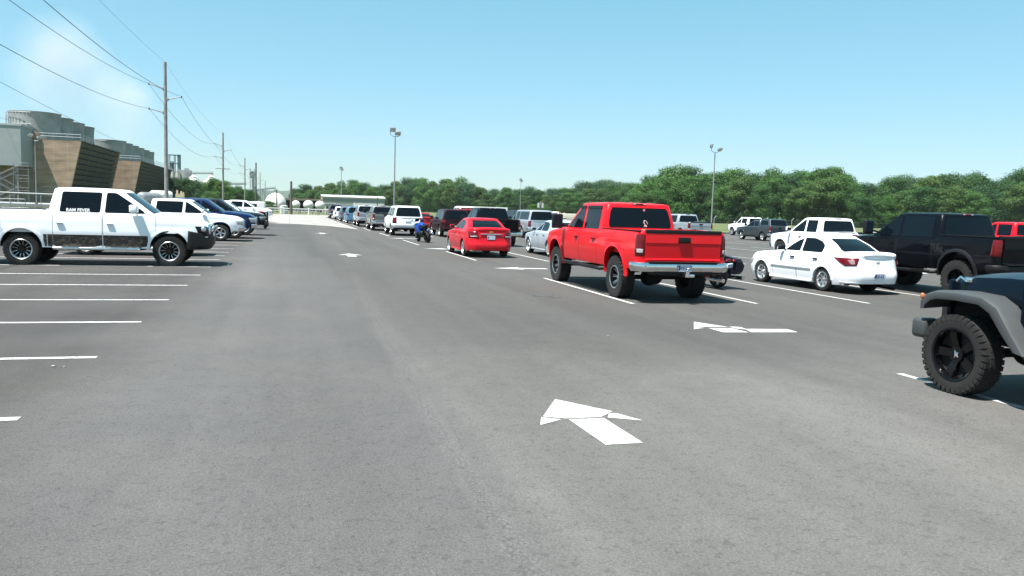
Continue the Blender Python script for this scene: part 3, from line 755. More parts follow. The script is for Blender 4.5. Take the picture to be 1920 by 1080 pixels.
df = MB(); df.ell((0, .15, .44), (.2, .2, .19)); df.tube([(.1, 0, .5), (1.8, 0, .72)], .045, 8)
for sg in (1, -1): df.box((-.1, sg*.52, .66), (1.5, .07, .05)); df.cyl((.05, sg*.6, .5), (.35, sg*.6, 1.05), .04)
df.tube([(-.9, -.55, .62), (-.2, -.5, .60), (.6, -.45, .7)], .045); df.build('rear_suspension', DARK, rt)
# white sedan
c = sedan((13.74, 17.2), N+R(3.5), 'small white four-door sedan between the black cruiser motorcycle and the black pickup', P_WHITE, wb=2.46, ro=.98, fo=.80, w=1.66, r=.295, deck=1.01, belt=.93, roofz=1.35, hood=.92, nose=.72,
          xrw=-.48, xrt=.30, xft=1.05, xws=1.78, arch=.335, rr=.19, style='seven', sill=.20, mir=TRIM, hm=TRIM, door=.95)
h = c.hw0
tls = c.patch(c.wrap, [(.62, .71), (.88, .69), (1.26, .885), (.58, .89)], 'taillight', REDLENS, th=.02, n=12, k=8)
for sg, t in zip((1, -1), tls): c.patch(c.wrap, [(.65, .715), (.76, .71), (.90, .86), (.66, .87)], 'reverse_light', mat('smoked_lens', (.35, .2, .2), .2, 0, 1) if sg > 0 else CLEARLENS, th=.026, parent=t, sides=(sg,), n=5, k=5)
c.plate('r', 0, .46, 'ASR457', eps=.03)
for sg in (1, -1):
    t = MB(); t.loft([[Vector((x, sg*(c.side(x, z).y+e), z)) for z, e in ((.515, 0), (.52, .012), (.545, .012), (.55, 0))] for x in (.40, .7, 1.0, 1.4, 1.8, 2.02)], True, True); t.build('side_moulding', mat('grey_moulding', (.3, .31, .32), .5) if sg > 0 and 'grey_moulding' not in bpy.data.materials else bpy.data.materials['grey_moulding'], c.root)
text_mesh('badge', 'KIA', .07, CHROME, c.root, (c.wrap(0, .80, 'r', .008).x, 0, .80), (R(90), 0, R(-90)), .003)
s_ = MB(); 
for i in range(2): s_.rbox((c.wrap(.0, .885, 'r', .004).x, 0, .955), (.03, .8, .012), .005)
s_.build('trunk_lip', P_WHITE, c.root)
# red sedan
c = sedan((7.26, 29.85), N, 'bright red sedan with chrome trunk bar parked behind the blue sport motorcycle', P_RED2, wb=2.69, ro=1.0, fo=.91, w=1.80, r=.325, deck=1.10, belt=1.0, roofz=1.41, hood=.98, nose=.80,
          xrw=-.55, xrt=.25, xft=1.35, xws=2.12, arch=.375, rr=.22, style='ten', sill=.21)
h = c.hw0
tls = c.patch(c.wrap, [(.47, .76), (.90, .74), (1.02, .98), (.56, .97)], 'taillight', REDLENS, th=.02, n=10, k=8)
for sg, t in zip((1, -1), tls): c.patch(c.wrap, [(.50, .78), (.86, .77), (.86, .82), (.50, .83)], 'reverse_light', CLEARLENS, th=.026, parent=t, sides=(sg,), n=6, k=4)
c.plate('r', 0, .76, None, eps=.015)
b = MB(); b.rbox((c.wrap(0, .88, 'r', .02).x, 0, .885), (.03, .82, .045), .012); b.build('trunk_bar', CHROME, c.root)
e = MB(); e.rbox((c.wrap(0, .97, 'r', .012).x, 0, .965), (.01, .17, .028), .004); e.rbox((c.wrap(0, .97, 'r', .012).x, 0, .965), (.011, .06, .05), .004); e.build('badge', mat('gold_badge', (.7, .5, .15), .3, .8), c.root)
a_ = MB(); a_.rbox((c.gh[-1][1]+.22, 0, 1.485), (.1, .05, .03), .01); a_.build('roof_antenna', TRIM, c.root)
c = sedan((10.85, 30.2), N, 'silver blue sedan parked behind the red lifted pickup, left side visible', P_SILVERBLUE, wb=2.78, ro=1.13, fo=.95, w=1.84, r=.335, deck=1.08, belt=.98, roofz=1.40, hood=.96, nose=.80,
          xrw=-.70, xrt=.2, xft=1.3, xws=2.15, arch=.385, rr=.235, style='ten', sill=.21, hm=CHROME)
c.patch(c.wrap, [(.5, .74), (.95, .74), (1.2, .95), (.5, .95)], 'taillight', REDLENS, th=.02)
c.plate('r', 0, .72, None)
# black lifted crew cab beyond the jeep
gb = G(1790, 560)
c = pickup((gb.x+1.0, gb.y+.05), N, 'lifted glossy black crew cab pickup with riveted flares beside the small white sedan', P_BLACK, wb=3.57, lift=.20, r=.46, tw=.32, style='fuel', rr=.25, arch=.54,
           ro=1.12, railz=1.31, roofz=1.80, beltz=1.2, hoodz=1.19, mir='tow', flare=(TRIM, 1), taillight='big', rbump='black', bump='black', w=2.03, archn=2.0, handlem=P_BLACK, doorw=1.04)
ch = MB(); ch.rbox((c.xr-.05, 0, .80), (.03, 1.5, .02), .006); ch.build('tailgate_trim', CHROME, c.root)
# black pickup seen beyond the red sedan
c = pickup((10.15, 39.4), N, 'black crew cab pickup half hidden behind the red sedan', P_BLACK, wb=3.65, lift=.05, r=.42, rbump='chrome', w=2.0, taillight='v', style='five')
# white and silver SUVs
c = suv((7.22, 51.3), N, 'white full-size SUV with dark rear glass in front of the blue motorcycle', P_WHITE2, wb=2.95, ro=1.1, r=.40, belt=1.22, roofz=1.84, rbump=P_SILVER, tl='v', sill=.45, nose=1.08, hood=1.18, name='suv', plate=None)
dr = MB()
for q0, q1, ww in ((-.05, -.35, .05), (-.3, -.32, .07), (-.5, -.48, .05)):
    dr.loft([[c.wrap(q0+(q1-q0)*t/4+s, 1.2-.22*t/4, 'r', .012+e) for s, e in ((-ww*(1-t/6), 0), (ww*(1-t/6), 0))] for t in range(5)], False, False)
dr.build('soot_streak', DARK, c.root) if False else None
c = suv((10.2, 50.6), N, 'dark maroon SUV parked to the right of the white full-size SUV', P_MAROON, wb=2.87, ro=.95, w=1.9, r=.38, belt=1.12, roofz=1.72, hood=1.08, nose=.98, tl='low', plate='', sill=.40)
c = suv((16.15, 51.9), N, 'long silver SUV with wrap-round dark glass above the silver blue sedan', P_SILVER, wb=3.3, ro=1.45, r=.39, belt=1.22, roofz=1.84, rbump=CHROME, tl='tall', sill=.45, nose=1.08, hood=1.17)
# pickups further along the first column
c = pickup((6.95, 61.2), N, 'grey pickup parked just ahead of the white full-size SUV', P_GREY, wb=3.68, r=.40, lift=.03, mir='tow', taillight='v', rbump='chrome')
c = pickup((6.75, 72.5), N, 'silver pickup with large tow mirrors between the grey pickup and the blue minivan', P_SILVER, wb=3.68, r=.40, lift=.06, mir='tow', taillight='s', rbump='chrome')
c = suv((6.62, 84.6), N, 'light blue minivan behind the silver pickup', P_BLUE, wb=3.03, ro=1.05, w=1.98, r=.33, belt=1.08, roofz=1.68, hood=1.0, nose=.86, sill=.24, low=1, rack=False, name='minivan', cat='minivan', tl='low', arch=.38, xws=2.85, wslope=.95, slope=.2)
c = suv((6.6, 95.5), N, 'blue grey SUV just ahead of the blue minivan', P_BLUEGREY, wb=2.8, ro=.95, w=1.88, r=.36, belt=1.08, roofz=1.66, sill=.34, hood=1.05, nose=.92, tl='low', low=1)
c = suv((6.5, 106.3), N, 'small white SUV near the far end of the first column', P_WHITE, wb=2.65, ro=.9, w=1.8, r=.35, belt=1.05, roofz=1.62, sill=.32, hood=1.02, nose=.9, tl='tall', low=1)
c = pickup((6.5, 117.3), N, 'dark navy pickup, last vehicle of the first column by the pale concrete', P_NAVY2, wb=3.6, r=.4, rbump='chrome', mir='tow', lift=.05)
# vehicles seen through the gaps
c = sedan((10.1, 62.5), N, 'dark red coupe glimpsed between the white SUV and the maroon SUV', P_RED3, wb=2.95, ro=1.1, fo=.95, w=1.9, r=.35, deck=1.1, belt=1.02, roofz=1.38, hood=1.0, nose=.85, xrw=-.6, xrt=.2, xft=1.3, xws=2.2, arch=.4, rr=.24, style='five', sill=.24)
c.patch(c.wrap, [(.1, .82), (.85, .82), (.9, .92), (.1, .92)], 'taillight', REDLENS, th=.02)
c = suv((10.4, 74.5), N, 'white SUV with roof seen above the dark red coupe', P_WHITE, wb=2.9, ro=1.0, w=1.95, belt=1.16, roofz=1.78)
c = pickup((14.0, 62.8), N, 'red pickup roof showing between the maroon SUV and the black pickup', P_RED3, wb=3.5, lift=.0)
p = at(872, 395, 84)
c = suv((p.x, 84), N, 'white van with pale blue rear glass behind the red pickup roof', P_WHITE, wb=3.3, ro=1.1, w=2.0, r=.36, belt=1.25, roofz=2.05, hood=1.1, nose=.95, rack=False, name='van', cat='van', slope=.06)
p = at(953, 400, 66)
c = suv((p.x+.5, 64), N, 'dark SUV roof between the black pickup and the long silver SUV', P_CHAR, wb=2.9, w=1.95, roofz=1.80, belt=1.16)
p = at(1028, 400, 68)
c = suv((p.x, 68), N, 'dark SUV roof just right of the long silver SUV', P_CHAR, wb=2.9, w=1.95, roofz=1.74, belt=1.12)
p = at(1049, 405, 63.5)
c = pickup((p.x, 65), N, 'small white crew cab pickup beyond the silver blue sedan', P_WHITE, wb=3.5, w=1.9)
p = at(1316, 425, 52)
c = pickup((p.x-.1, 53.2), N, 'silver and white pickup beyond the red lifted pickup\'s right shoulder', P_SILVER, wb=3.9, lift=.10, r=.42, taillight='s', rbump='chrome')
c = pickup((37.9, 56.9), N, 'dark slate pickup with a bed canopy near the grass', P_SLATE, wb=3.1, w=1.85, r=.35, lift=-.06, cab='ext', capped=True, rbump='chrome', bedcap=False, style='five', arch=.42, roofz=1.68, xc=.55, ro=1.05)
p = at(1383, 425, 72)
c = pickup((p.x+1.2, 70), N, 'white pickup partly hidden by the slate canopy pickup', P_WHITE, wb=3.5, w=1.95, lift=.05)
q = G(1463, 486)
c = pickup((q.x+.95, q.y-3.6), N, 'white extended pickup in the next row beyond the small white sedan', P_WHITE, wb=3.65, lift=.04, r=.42, w=2.03, doorw=1.1, xc=1.0)
p = at(1858, 428, 30)
c = pickup((p.x+.35, 27.6), N, 'red pickup whose cab shows behind the black lifted pickup at the right edge', P_RED2, wb=3.4, lift=.12, w=1.9, cab='ext')

# ================================================================== vehicles of the left-hand row (all face +X)
# near white lifted crew cab
c = pickup((-6.62, 23.95), 0, 'lifted white crew cab pickup with camouflage rocker band, nearest of the left row', P_WHITE, wb=3.52, lift=.07, r=.41, tw=.30, style='xd', rr=.25, arch=.50, fo=.92, ro=1.25,
           railz=1.38, beltz=1.28, roofz=1.90, hoodz=1.30, nose=1.16, bump=None, stepm=CHROME, xc=.62, archn=2.0, hl='dark', mirm=P_WHITE, handlem=CHROME, w=2.0, doorw=1.22, xwo=.14, mirsz=(.2, .26, .2), mirz=.02, mirx=-.25, sd=.07)
L = .07; camo = bpy.data.materials.new('camo'); camo.use_nodes = True; n = camo.node_tree; b = n.nodes['Principled BSDF']; b.inputs['Roughness'].default_value = .6
tc = n.nodes.new('ShaderNodeTexCoord'); t1 = n.nodes.new('ShaderNodeTexNoise'); t1.inputs['Scale'].default_value = 6; t1.inputs['Detail'].default_value = 8; t1.inputs['Distortion'].default_value = 1.5
rp = n.nodes.new('ShaderNodeValToRGB'); rp.color_ramp.interpolation = 'CONSTANT'; cr = rp.color_ramp.elements
cr[0].position = 0; cr[0].color = (.012, .011, .010, 1); cr[1].position = .46; cr[1].color = (.032, .022, .018, 1)
for ps, cl in ((.52, (.025, .03, .018, 1)), (.57, (.11, .08, .06, 1)), (.64, (.018, .016, .014, 1)), (.7, (.2, .15, .12, 1))): e_ = cr.new(ps); e_.color = cl
mp = n.nodes.new('ShaderNodeMapping'); mp.inputs['Scale'].default_value = (1, 1, 2.2)
n.links.new(tc.outputs['Object'], mp.inputs[0]); n.links.new(mp.outputs[0], t1.inputs['Vector']); n.links.new(t1.outputs[0], rp.inputs[0]); n.links.new(rp.outputs[0], b.inputs['Base Color'])
def sidef(q, z, e): p = c.side(q, z, e); return p
for sg in (1, -1):
    for x0, x1 in ((.52, .602), (.614, .733), (.747, 1.893), (1.927, 3.0)):
        c.patch(lambda q, z, e: c.side(q, z, e*.3), [(x0, .482), (x1, .482), (x1, .81), (x0, .81)], 'camo_band', camo, th=.006, sides=(sg,), n=6, k=6)
text_mesh('window_lettering', 'RAM FEVER', .118, WHITEDECAL, c.root, (1.32, -(c.gk(1.43)[2]+.006), 1.445), (R(90-12), 0, 0), .001, .95, .003)
bm_ = MB()      # steel front bumper
h = c.hw0
pr = [(c.xf-.36, -h-.04), (c.xf-.14, -h-.02), (c.xf+.13, -h+.42), (c.xf+.16, 0), (c.xf+.13, h-.42), (c.xf-.14, h+.02), (c.xf-.36, h+.04)]
rows = []
for (x, y) in pr:
    k = min(1, (x-(c.xf-.36))/.4); rows.append([Vector((x-.10, y*.93, .46)), Vector((x-.02, y, .56)), Vector((x+.02*k, y, .78)), Vector((x-.01, y, .95-.07*k)), Vector((x-.12, y*.9, .98-.08*k)), Vector((x-.14, y*.9, .54))])
bm_.loft(rows, True, True); fb = bm_.build('front_bumper', TRIM, c.root, 30)
wn = MB(); wn.tube([(c.xf+.10, -.5, .97), (c.xf+.17, -.45, 1.08), (c.xf+.17, .45, 1.08), (c.xf+.10, .5, .97)], .03, 8); wn.rbox((c.xf+.14, -.25, .86), (.06, .16, .12), .02); wn.build('tow_hook', CHROME, fb)
for sg in (1, -1):
    hl = MB(); p = c.wrap(sg*(h-.06), .98, 'f', .035); hl.ell((p.x, p.y, 1.02), (.075, .06, .075)); hl.build('headlamp_lens', CHROME, c.root)
c.plate('r', 0, .65, None, eps=.12)
rf = MB(); rf.rbox((2.2, 0, 1.98), (.001, .001, .001), .0001) if False else None
dm = MB(); dm.rbox((2.98, .1, 1.33+L), (.16, .9, .03), .012); dm.build('dashboard_cloth', mat('red_cloth', (.5, .03, .04), .8), c.root)
# white compact behind it
c = sedan((-6.1, 28.2), 0, 'white compact car tucked behind the lifted white pickup with camouflage band', P_WHITE2, wb=2.6, ro=.8, roofz=1.43, belt=1.0, hood=.98, nose=.8, xws=2.1, xft=1.35, mir=P_WHITE2)
# white older pickup
c = pickup((-6.65, 39.25), 0, 'older white pickup with chrome front bumper between the compact car and the navy pickup', P_WHITE, wb=3.63, r=.385, lift=.0, w=2.0, ro=1.15, fo=.93, step=False, doorw=1.0)
c = pickup((-6.45, 42.4), 0, 'glossy navy blue crew cab pickup next to the older white pickup', P_NAVY, wb=3.83, r=.40, lift=.06, w=2.0, hoodz=1.22, nose=1.12, fo=.95)
c = pickup((-6.25, 47.0), 0, 'dark pickup with black steel brush guard beside the navy pickup', P_CHAR, wb=3.9, r=.43, lift=.10, bump='black', rbump='black', step=False, fo=1.0)
bg_ = MB(); x = c.xf+.16
for z in (.72, .92, 1.1, 1.26): bg_.tube([(x-.25, -.98, z), (x, -.78, z), (x+.02, 0, z), (x, .78, z), (x-.25, .98, z)], .028, 8)
for y in (-.78, -.4, .4, .78): bg_.rbox((x, y, .95), (.05, .05, .78), .015)
bg_.rbox((x-.05, 0, .62), (.2, 2.02, .26), .05); bg_.rbox((x-.1, -.88, .5), (.16, .2, .2), .04)
bg_.build('brush_guard', TRIM, c.root)
c = sedan((-6.2, 52.6), 0, 'dark hatchback whose windscreen shows beyond the brush guard pickup', P_CHAR, wb=2.7, roofz=1.62, belt=1.05, hood=1.0, nose=.85, xws=2.3, xft=1.5, xrt=-.3, xrw=-.7, deck=1.12)
c = pickup((-6.3, 58.2), 0, 'white pickup bonnet beyond the dark hatchback', P_WHITE, wb=3.6, lift=.0, r=.39)
c = pickup((-6.1, 78.3), 0, 'lifted white crew cab pickup at the far end of the left row', P_WHITE, wb=3.55, r=.45, lift=.16, w=2.0, arch=.52, style='five')
c = pickup((-6.7, 84.0), 0, 'red pickup peeking out past the far lifted white pickup', P_RED3, wb=3.6, r=.4, lift=.05, w=2.0)
# ================================================================== ground
def ground_mat(name, dark, light, kind):
    k_ = .77; dark = tuple(v*k_ for v in dark); light = tuple(v*k_ for v in light)
    m_ = bpy.data.materials.new(name); m_.use_nodes = True; n = m_.node_tree; b = n.nodes['Principled BSDF']; L_ = n.links.new
    tc = n.nodes.new('ShaderNodeTexCoord')
    def noise(sc, det=6, dist=0, vec=None, rough=.55):
        t = n.nodes.new('ShaderNodeTexNoise'); t.inputs['Scale'].default_value = sc; t.inputs['Detail'].default_value = det; t.inputs['Distortion'].default_value = dist
        t.inputs['Roughness'].default_value = rough; L_(vec or tc.outputs['Object'], t.inputs['Vector']); return t.outputs[0]
    def rng(i, a, b_, c_, d_):
        r = n.nodes.new('ShaderNodeMapRange'); r.inputs[1].default_value = a; r.inputs[2].default_value = b_; r.inputs[3].default_value = c_; r.inputs[4].default_value = d_; L_(i, r.inputs[0]); return r.outputs[0]
    def math_(op, a, b_):
        r = n.nodes.new('ShaderNodeMath'); r.operation = op
        for k, v in enumerate((a, b_)):
            if isinstance(v, (int, float)): r.inputs[k].default_value = v
            else: L_(v, r.inputs[k])
        return r.outputs[0]
    def mix(f, a, b_):
        r = n.nodes.new('ShaderNodeMixRGB')
        for k, v in enumerate((f, a, b_)):
            if isinstance(v, tuple): r.inputs[k].default_value = (*v, 1)
            elif isinstance(v, (int, float)): r.inputs[k].default_value = v
            else: L_(v, r.inputs[k])
        return r.outputs[0]
    if kind == 'asphalt':
        mp = n.nodes.new('ShaderNodeMapping'); mp.inputs['Scale'].default_value = (1, .22, 1); L_(tc.outputs['Object'], mp.inputs[0])
        sp = n.nodes.new('ShaderNodeSeparateXYZ'); L_(tc.outputs['Object'], sp.inputs[0])
        big = noise(.16, 4, .6, mp.outputs[0]); mid = noise(.9, 5, .4, mp.outputs[0]); fine = noise(130, 3, 0, None, .8); grain = noise(58, 4, 0, None, .7)
        col = mix(rng(big, .38, .64, 0, 1), dark, light)
        col = mix(rng(mid, .35, .7, .0, .35), col, tuple(v*.78 for v in dark))
        # left parking bays: fresher, browner asphalt; edge wanders with the noise
        xx = math_('ADD', sp.outputs[0], math_('MULTIPLY', math_('SUBTRACT', noise(.5, 4), .5), 1.2))
        col = mix(rng(xx, -1.2, -2.4, 0, .95), col, (.050, .046, .044))
        col = mix(rng(xx, 1.1, 1.5, 0, .5), col, (light[0]*1.10, light[1]*1.08, light[2]*1.02))
        # paving joint
        jx = math_('ABSOLUTE', math_('SUBTRACT', math_('ADD', sp.outputs[0], math_('MULTIPLY', math_('SUBTRACT', noise(1.3, 6, .0, mp.outputs[0]), .5), .55)), rng(sp.outputs[1], 5, 50, 1.12, 2.6)), 0)
        joint = math_('MULTIPLY', rng(jx, .12, .0, 0, 1), rng(noise(38, 5, 0, None, .8), .42, .6, 0, 1))
        col = mix(math_('MULTIPLY', joint, .85), col, tuple(v*1.55 for v in light))
        col = mix(rng(noise(.35, 3, .3), .4, .65, 0, .25), col, (.130, .123, .112)); col = mix(rng(noise(.27, 3, .8), .45, .7, 0, .25), col, (.084, .086, .089))
        wy_ = math_('ADD', sp.outputs[1], math_('MULTIPLY', math_('SUBTRACT', noise(.22, 4, .5), .5), 9)); rgt = rng(math_('ADD', sp.outputs[0], math_('MULTIPLY', wy_, .1)), 1.6, 4.0, 0, 1)
        lot_tone = math_('SUBTRACT', rng(wy_, 3.5, 12, 1.10, .88), math_('MULTIPLY', math_('MULTIPLY', rgt, rng(wy_, 5.5, 9.5, 0, 1)), .30)); v3 = n.nodes.new('ShaderNodeVectorMath'); v3.operation = 'SCALE'; L_(col, v3.inputs[0]); L_(lot_tone, v3.inputs['Scale']); col = v3.outputs[0]  # colour scaled lighter at the near end, darker farther off and on the right
        g2 = math_('MULTIPLY', math_('MULTIPLY', rng(grain, .3, .72, .68, 1.46), rng(fine, .3, .7, .72, 1.28)), rng(noise(3.2, 6, .5, None, .7), .3, .7, .92, 1.08))
        v = n.nodes.new('ShaderNodeVectorMath'); v.operation = 'SCALE'; L_(col, v.inputs[0]); L_(g2, v.inputs['Scale']); col = v.outputs[0]
        sp_ = n.nodes.new('ShaderNodeTexVoronoi'); sp_.inputs['Scale'].default_value = 30; L_(tc.outputs['Object'], sp_.inputs['Vector'])
        chips = math_('MULTIPLY', rng(sp_.outputs['Distance'], .16, .08, 0, 1), rng(noise(5, 3), .52, .68, 0, 1))
        col = mix(math_('MULTIPLY', chips, .65), col, (.24, .22, .20))
        pits = math_('MULTIPLY', rng(sp_.outputs['Distance'], .5, .62, 0, 1), rng(noise(14, 4), .48, .62, 0, 1)); col = mix(math_('MULTIPLY', pits, .30), col, (.03, .03, .03))
        mp2 = n.nodes.new('ShaderNodeMapping'); mp2.inputs['Scale'].default_value = (1.15, .035, 1); L_(tc.outputs['Object'], mp2.inputs[0]); band = noise(1.0, 3, .3, mp2.outputs[0]); v2 = n.nodes.new('ShaderNodeVectorMath'); v2.operation = 'SCALE'; L_(col, v2.inputs[0]); L_(rng(band, .3, .7, .88, 1.12), v2.inputs['Scale']); col = v2.outputs[0]
        # oil stains
        st = noise(.55, 3, 0); col = mix(rng(st, .70, .78, 0, .5), col, (.03, .03, .03))
        L_(col, b.inputs['Base Color']); b.inputs['Roughness'].default_value = .82; b.inputs['Specular IOR Level'].default_value = .35
        bp = n.nodes.new('ShaderNodeBump'); bp.inputs['Strength'].default_value = .9; bp.inputs['Distance'].default_value = .012
        L_(math_('ADD', math_('ADD', fine, grain), math_('MULTIPLY', joint, .6)), bp.inputs['Height']); L_(bp.outputs[0], b.inputs['Normal'])
    elif kind == 'concrete':
        col = mix(rng(noise(.3, 6, .5), .35, .65, 0, 1), dark, light)
        br = n.nodes.new('ShaderNodeTexBrick'); br.inputs['Scale'].default_value = .22; br.inputs['Mortar Size'].default_value = .006; br.offset = 0
        br.inputs['Color1'].default_value = (1, 1, 1, 1); br.inputs['Color2'].default_value = (.93, .93, .92, 1); br.inputs['Mortar'].default_value = (.5, .5, .5, 1)
        L_(tc.outputs['Object'], br.inputs['Vector']); r = n.nodes.new('ShaderNodeMixRGB'); r.blend_type = 'MULTIPLY'; r.inputs[0].default_value = 1; L_(col, r.inputs[1]); L_(br.outputs[0], r.inputs[2])
        L_(r.outputs[0], b.inputs['Base Color']); b.inputs['Roughness'].default_value = .9
    else:
        col = mix(rng(noise(.05, 6, .5), .35, .65, 0, 1), dark, light); col = mix(rng(noise(3, 6), .4, .7, 0, .5), col, tuple(v*.6 for v in dark))
        L_(col, b.inputs['Base Color']); b.inputs['Roughness'].default_value = .95
        bp = n.nodes.new('ShaderNodeBump'); bp.inputs['Strength'].default_value = .6; bp.inputs['Distance'].default_value = .1; L_(noise(4, 5), bp.inputs['Height']); L_(bp.outputs[0], b.inputs['Normal'])
    return m_
ASPH = ground_mat('asphalt', (.112, .109, .108), (.158, .154, .150), 'asphalt')
CONC = ground_mat('pale_concrete', (.30, .292, .275), (.37, .36, .335), 'concrete')
GRASS = ground_mat('field_grass', (.075, .11, .03), (.15, .165, .06), 'grass')
g = MB(); g.quad((-6000, -2000, -.03), (6000, -2000, -.03), (6000, 9000, -.03), (-6000, 9000, -.03)); tag(g.build('ground', GRASS, None, 0), kind='structure')
g = MB(); poly = [(-70, -40), (120, -40), (120, 92), (62, 92), (47.5, 80.5), (26, 79), (26, 125), (5.2, 125), (5.2, 62), (3.4, 71), (.8, 75.6), (-2, 76.6), (-12, 77), (-12, 140), (-70, 142)]
g.add([(x, y, 0) for x, y in poly], [tuple(range(len(poly)))]); tag(g.build('parking_lot', ASPH, None, 0), kind='structure')
g = MB(); poly = [(5.19, 62.5), (5.19, 150), (-30, 150), (-30, 77), (-12, 77), (-2, 76.6), (.8, 75.6), (3.4, 71)]
g.add([(x, y, .004) for x, y in reversed(poly)], [tuple(range(len(poly)))]); tag(g.build('concrete_apron', CONC, None, 0), kind='structure')
g = MB(); g.quad((5.2, 125, .004), (26, 125, .004), (26, 150, .004), (5.2, 150, .004)); tag(g.build('concrete_apron', CONC, None, 0), kind='structure')
kb = MB()
for (x0, y0), (x1, y1) in (((26, 79.05), (47.5, 80.55)), ((47.5, 80.55), (62, 92.05)), ((62, 92.05), (119, 92.05))):
    d = Vector((x1-x0, y1-y0, 0)); a = math.atan2(d.y, d.x); kb.box(((x0+x1)/2, (y0+y1)/2+.1, .06), (d.length, .18, .16), a)
tag(kb.build('kerb', CONC, None), kind='structure')
# ---- painted markings, one worn paint sheet each
PAINTM = mat('road_paint', (.52, .53, .53), .8, noise=(9, .28), bump=(60, .4, .003))
_n = PAINTM.node_tree; _t = _n.nodes.new('ShaderNodeTexNoise'); _t.inputs['Scale'].default_value = 18; _t.inputs['Detail'].default_value = 8; _t.inputs['Roughness'].default_value = .8
_tc = _n.nodes.new('ShaderNodeTexCoord'); _n.links.new(_tc.outputs['Object'], _t.inputs['Vector'])
_r = _n.nodes.new('ShaderNodeMapRange'); _r.inputs[1].default_value = .37; _r.inputs[2].default_value = .43; _n.links.new(_t.outputs[0], _r.inputs[0]); _n.links.new(_r.outputs[0], _n.nodes['Principled BSDF'].inputs['Alpha'])
def stripe(x0, y0, x1, y1, w_=.095, name='painted_line'):
    d = Vector((x1-x0, y1-y0, 0)); nx = Vector((-d.y, d.x, 0)).normalized()*w_/2; mb = MB(); k = max(2, int(d.length/1.2)); L_, R_ = [], []
    for i in range(k+1):
        p = Vector((x0, y0, 0))+d*i/k+nx.normalized()*random.uniform(-.006, .006)*(1 if 0 < i < k else 0); p.z = .004; L_.append(p+nx); R_.append(p-nx)
    for i in range(k): mb.quad(L_[i], R_[i], R_[i+1], L_[i+1])
    return tag(mb.build(name, PAINTM, None, 0), kind='structure')
LL = [1.6, 4.3, 6.99, 9.64, 12.42, 15.2, 17.85, 20.38, 23.0, 25.97, 27.9, 29.9, 32.2, 35, 37.7, 40.4, 43.1, 45.8, 48.5, 51.2, 54, 56.7, 59.4, 62.1, 65, 68, 71, 74]
for y in LL: stripe(-8.4, y+.04, -2.06, y, .11)
for y in (80, 84, 88): stripe(-8.4, y, -1.9, y, .12).location.z = .006
for row, (y0, y1, x0, dx, nn) in enumerate(((1.6, 7.64, 6.92, 2.8, 8), (14.5, 20.3, 6.61, 2.80, 17), (27.3, 32.9, 6.35, 2.70, 17), (38.3, 43.9, 6.05, 2.72, 17), (49.4, 55, 5.95, 2.75, 14), (60.4, 66, 5.85, 2.75, 14), (71.5, 77, 5.8, 2.75, 7), (82.6, 88, 5.7, 2.75, 7), (93.7, 99, 5.6, 2.75, 7), (104.8, 110, 5.6, 2.75, 7))):
    for i in range(nn): stripe(x0+i*dx, y0, x0+i*dx, y1, .095)
def poly_mark(polys, name='painted_arrow'):
    mb = MB()
    for P in polys: mb.add([(x, y, .004) for x, y in P], [tuple(range(len(P)))])
    return tag(mb.build(name, PAINTM, None, 0), kind='structure')
poly_mark([[(2.43, 7.0), (2.12, 6.405), (2.29, 6.31), (2.62, 6.31), (2.80, 6.48)], [(2.10, 6.39), (2.01, 6.14), (2.25, 6.29)], [(2.31, 6.28), (2.34, 5.52), (2.655, 5.52), (2.63, 6.275)], [(2.67, 6.28), (2.94, 6.14), (2.81, 6.41), (2.74, 6.42)]])
poly_mark([[tuple(G(*p)[:2]) for p in q] for q in ([(1301, 603.5), (1301, 613), (1330, 613.3), (1366, 613.5)], [(1301, 614), (1301, 617.5), (1322, 615)], [(1328, 615.5), (1356, 623.5), (1404, 623.5), (1370, 615.5)], [(1366, 612.5), (1378, 616), (1398, 618), (1409, 623.3), (1496, 623.3), (1476, 617.5), (1398, 617), (1388, 613.5)])])
def arrow(x, y, a):
    P = [(-.9, -.16), (-.9, .16), (-.05, .16), (-.05, .45), (.85, 0), (-.05, -.45), (-.05, -.16)]; c_, s_ = math.cos(a), math.sin(a)
    poly_mark([[(x+px*c_-py*s_, y+px*s_+py*c_) for px, py in P]])
arrow(2.15, 29.4, R(90)); arrow(2.0, 52, R(90)); arrow(6.9, 23.7, R(180)); arrow(6.6, 35.0, R(180)); arrow(6.3, 46.3, R(180))
for x, y, a in ((13, 23.7, 180), (13, 35, 180), (22, 23.7, 180), (22, 11.2, 180)): arrow(x, y, R(a))
# loose stones on the asphalt near the camera
sm_ = mat('pale_stone', (.32, .29, .26), .9)
for (px, py, s_) in ((100, 688, .022), (120, 688, .012), (1140, 630, .015)):
    p = G(px, py); mb = MB(); mb.ell((0, 0, s_*.4), (s_, s_*.8, s_*.5), 8, 5); o = mb.build('stone', sm_); o.location = (p.x, p.y, 0)
    tag(o, {.022: 'pale pebble on the asphalt below the fourth white bay line at left', .012: 'tiny chip beside the pale pebble at left', .015: 'tiny pale chip on the asphalt in the middle lane'}[s_], 'stone')

OIL = mat('oil_stain', (.075, .073, .07), .55, noise=(6, .3))
for px, py, rx, ry in ((1018, 554, .22, .30), (1040, 557.5, .15, .10)):
    p = G(px, py); mb = MB(); k = 22; mb.add([(p.x+rx*math.cos(2*math.pi*i/k)*random.uniform(.6, 1.15), p.y+ry*math.sin(2*math.pi*i/k)*random.uniform(.6, 1.15), .004) for i in range(k)], [tuple(range(k))])
    tag(mb.build('oil_stain', OIL if py < 600 else mat('tan_stain', (.19, .17, .135), .9), None, 0), kind='structure')
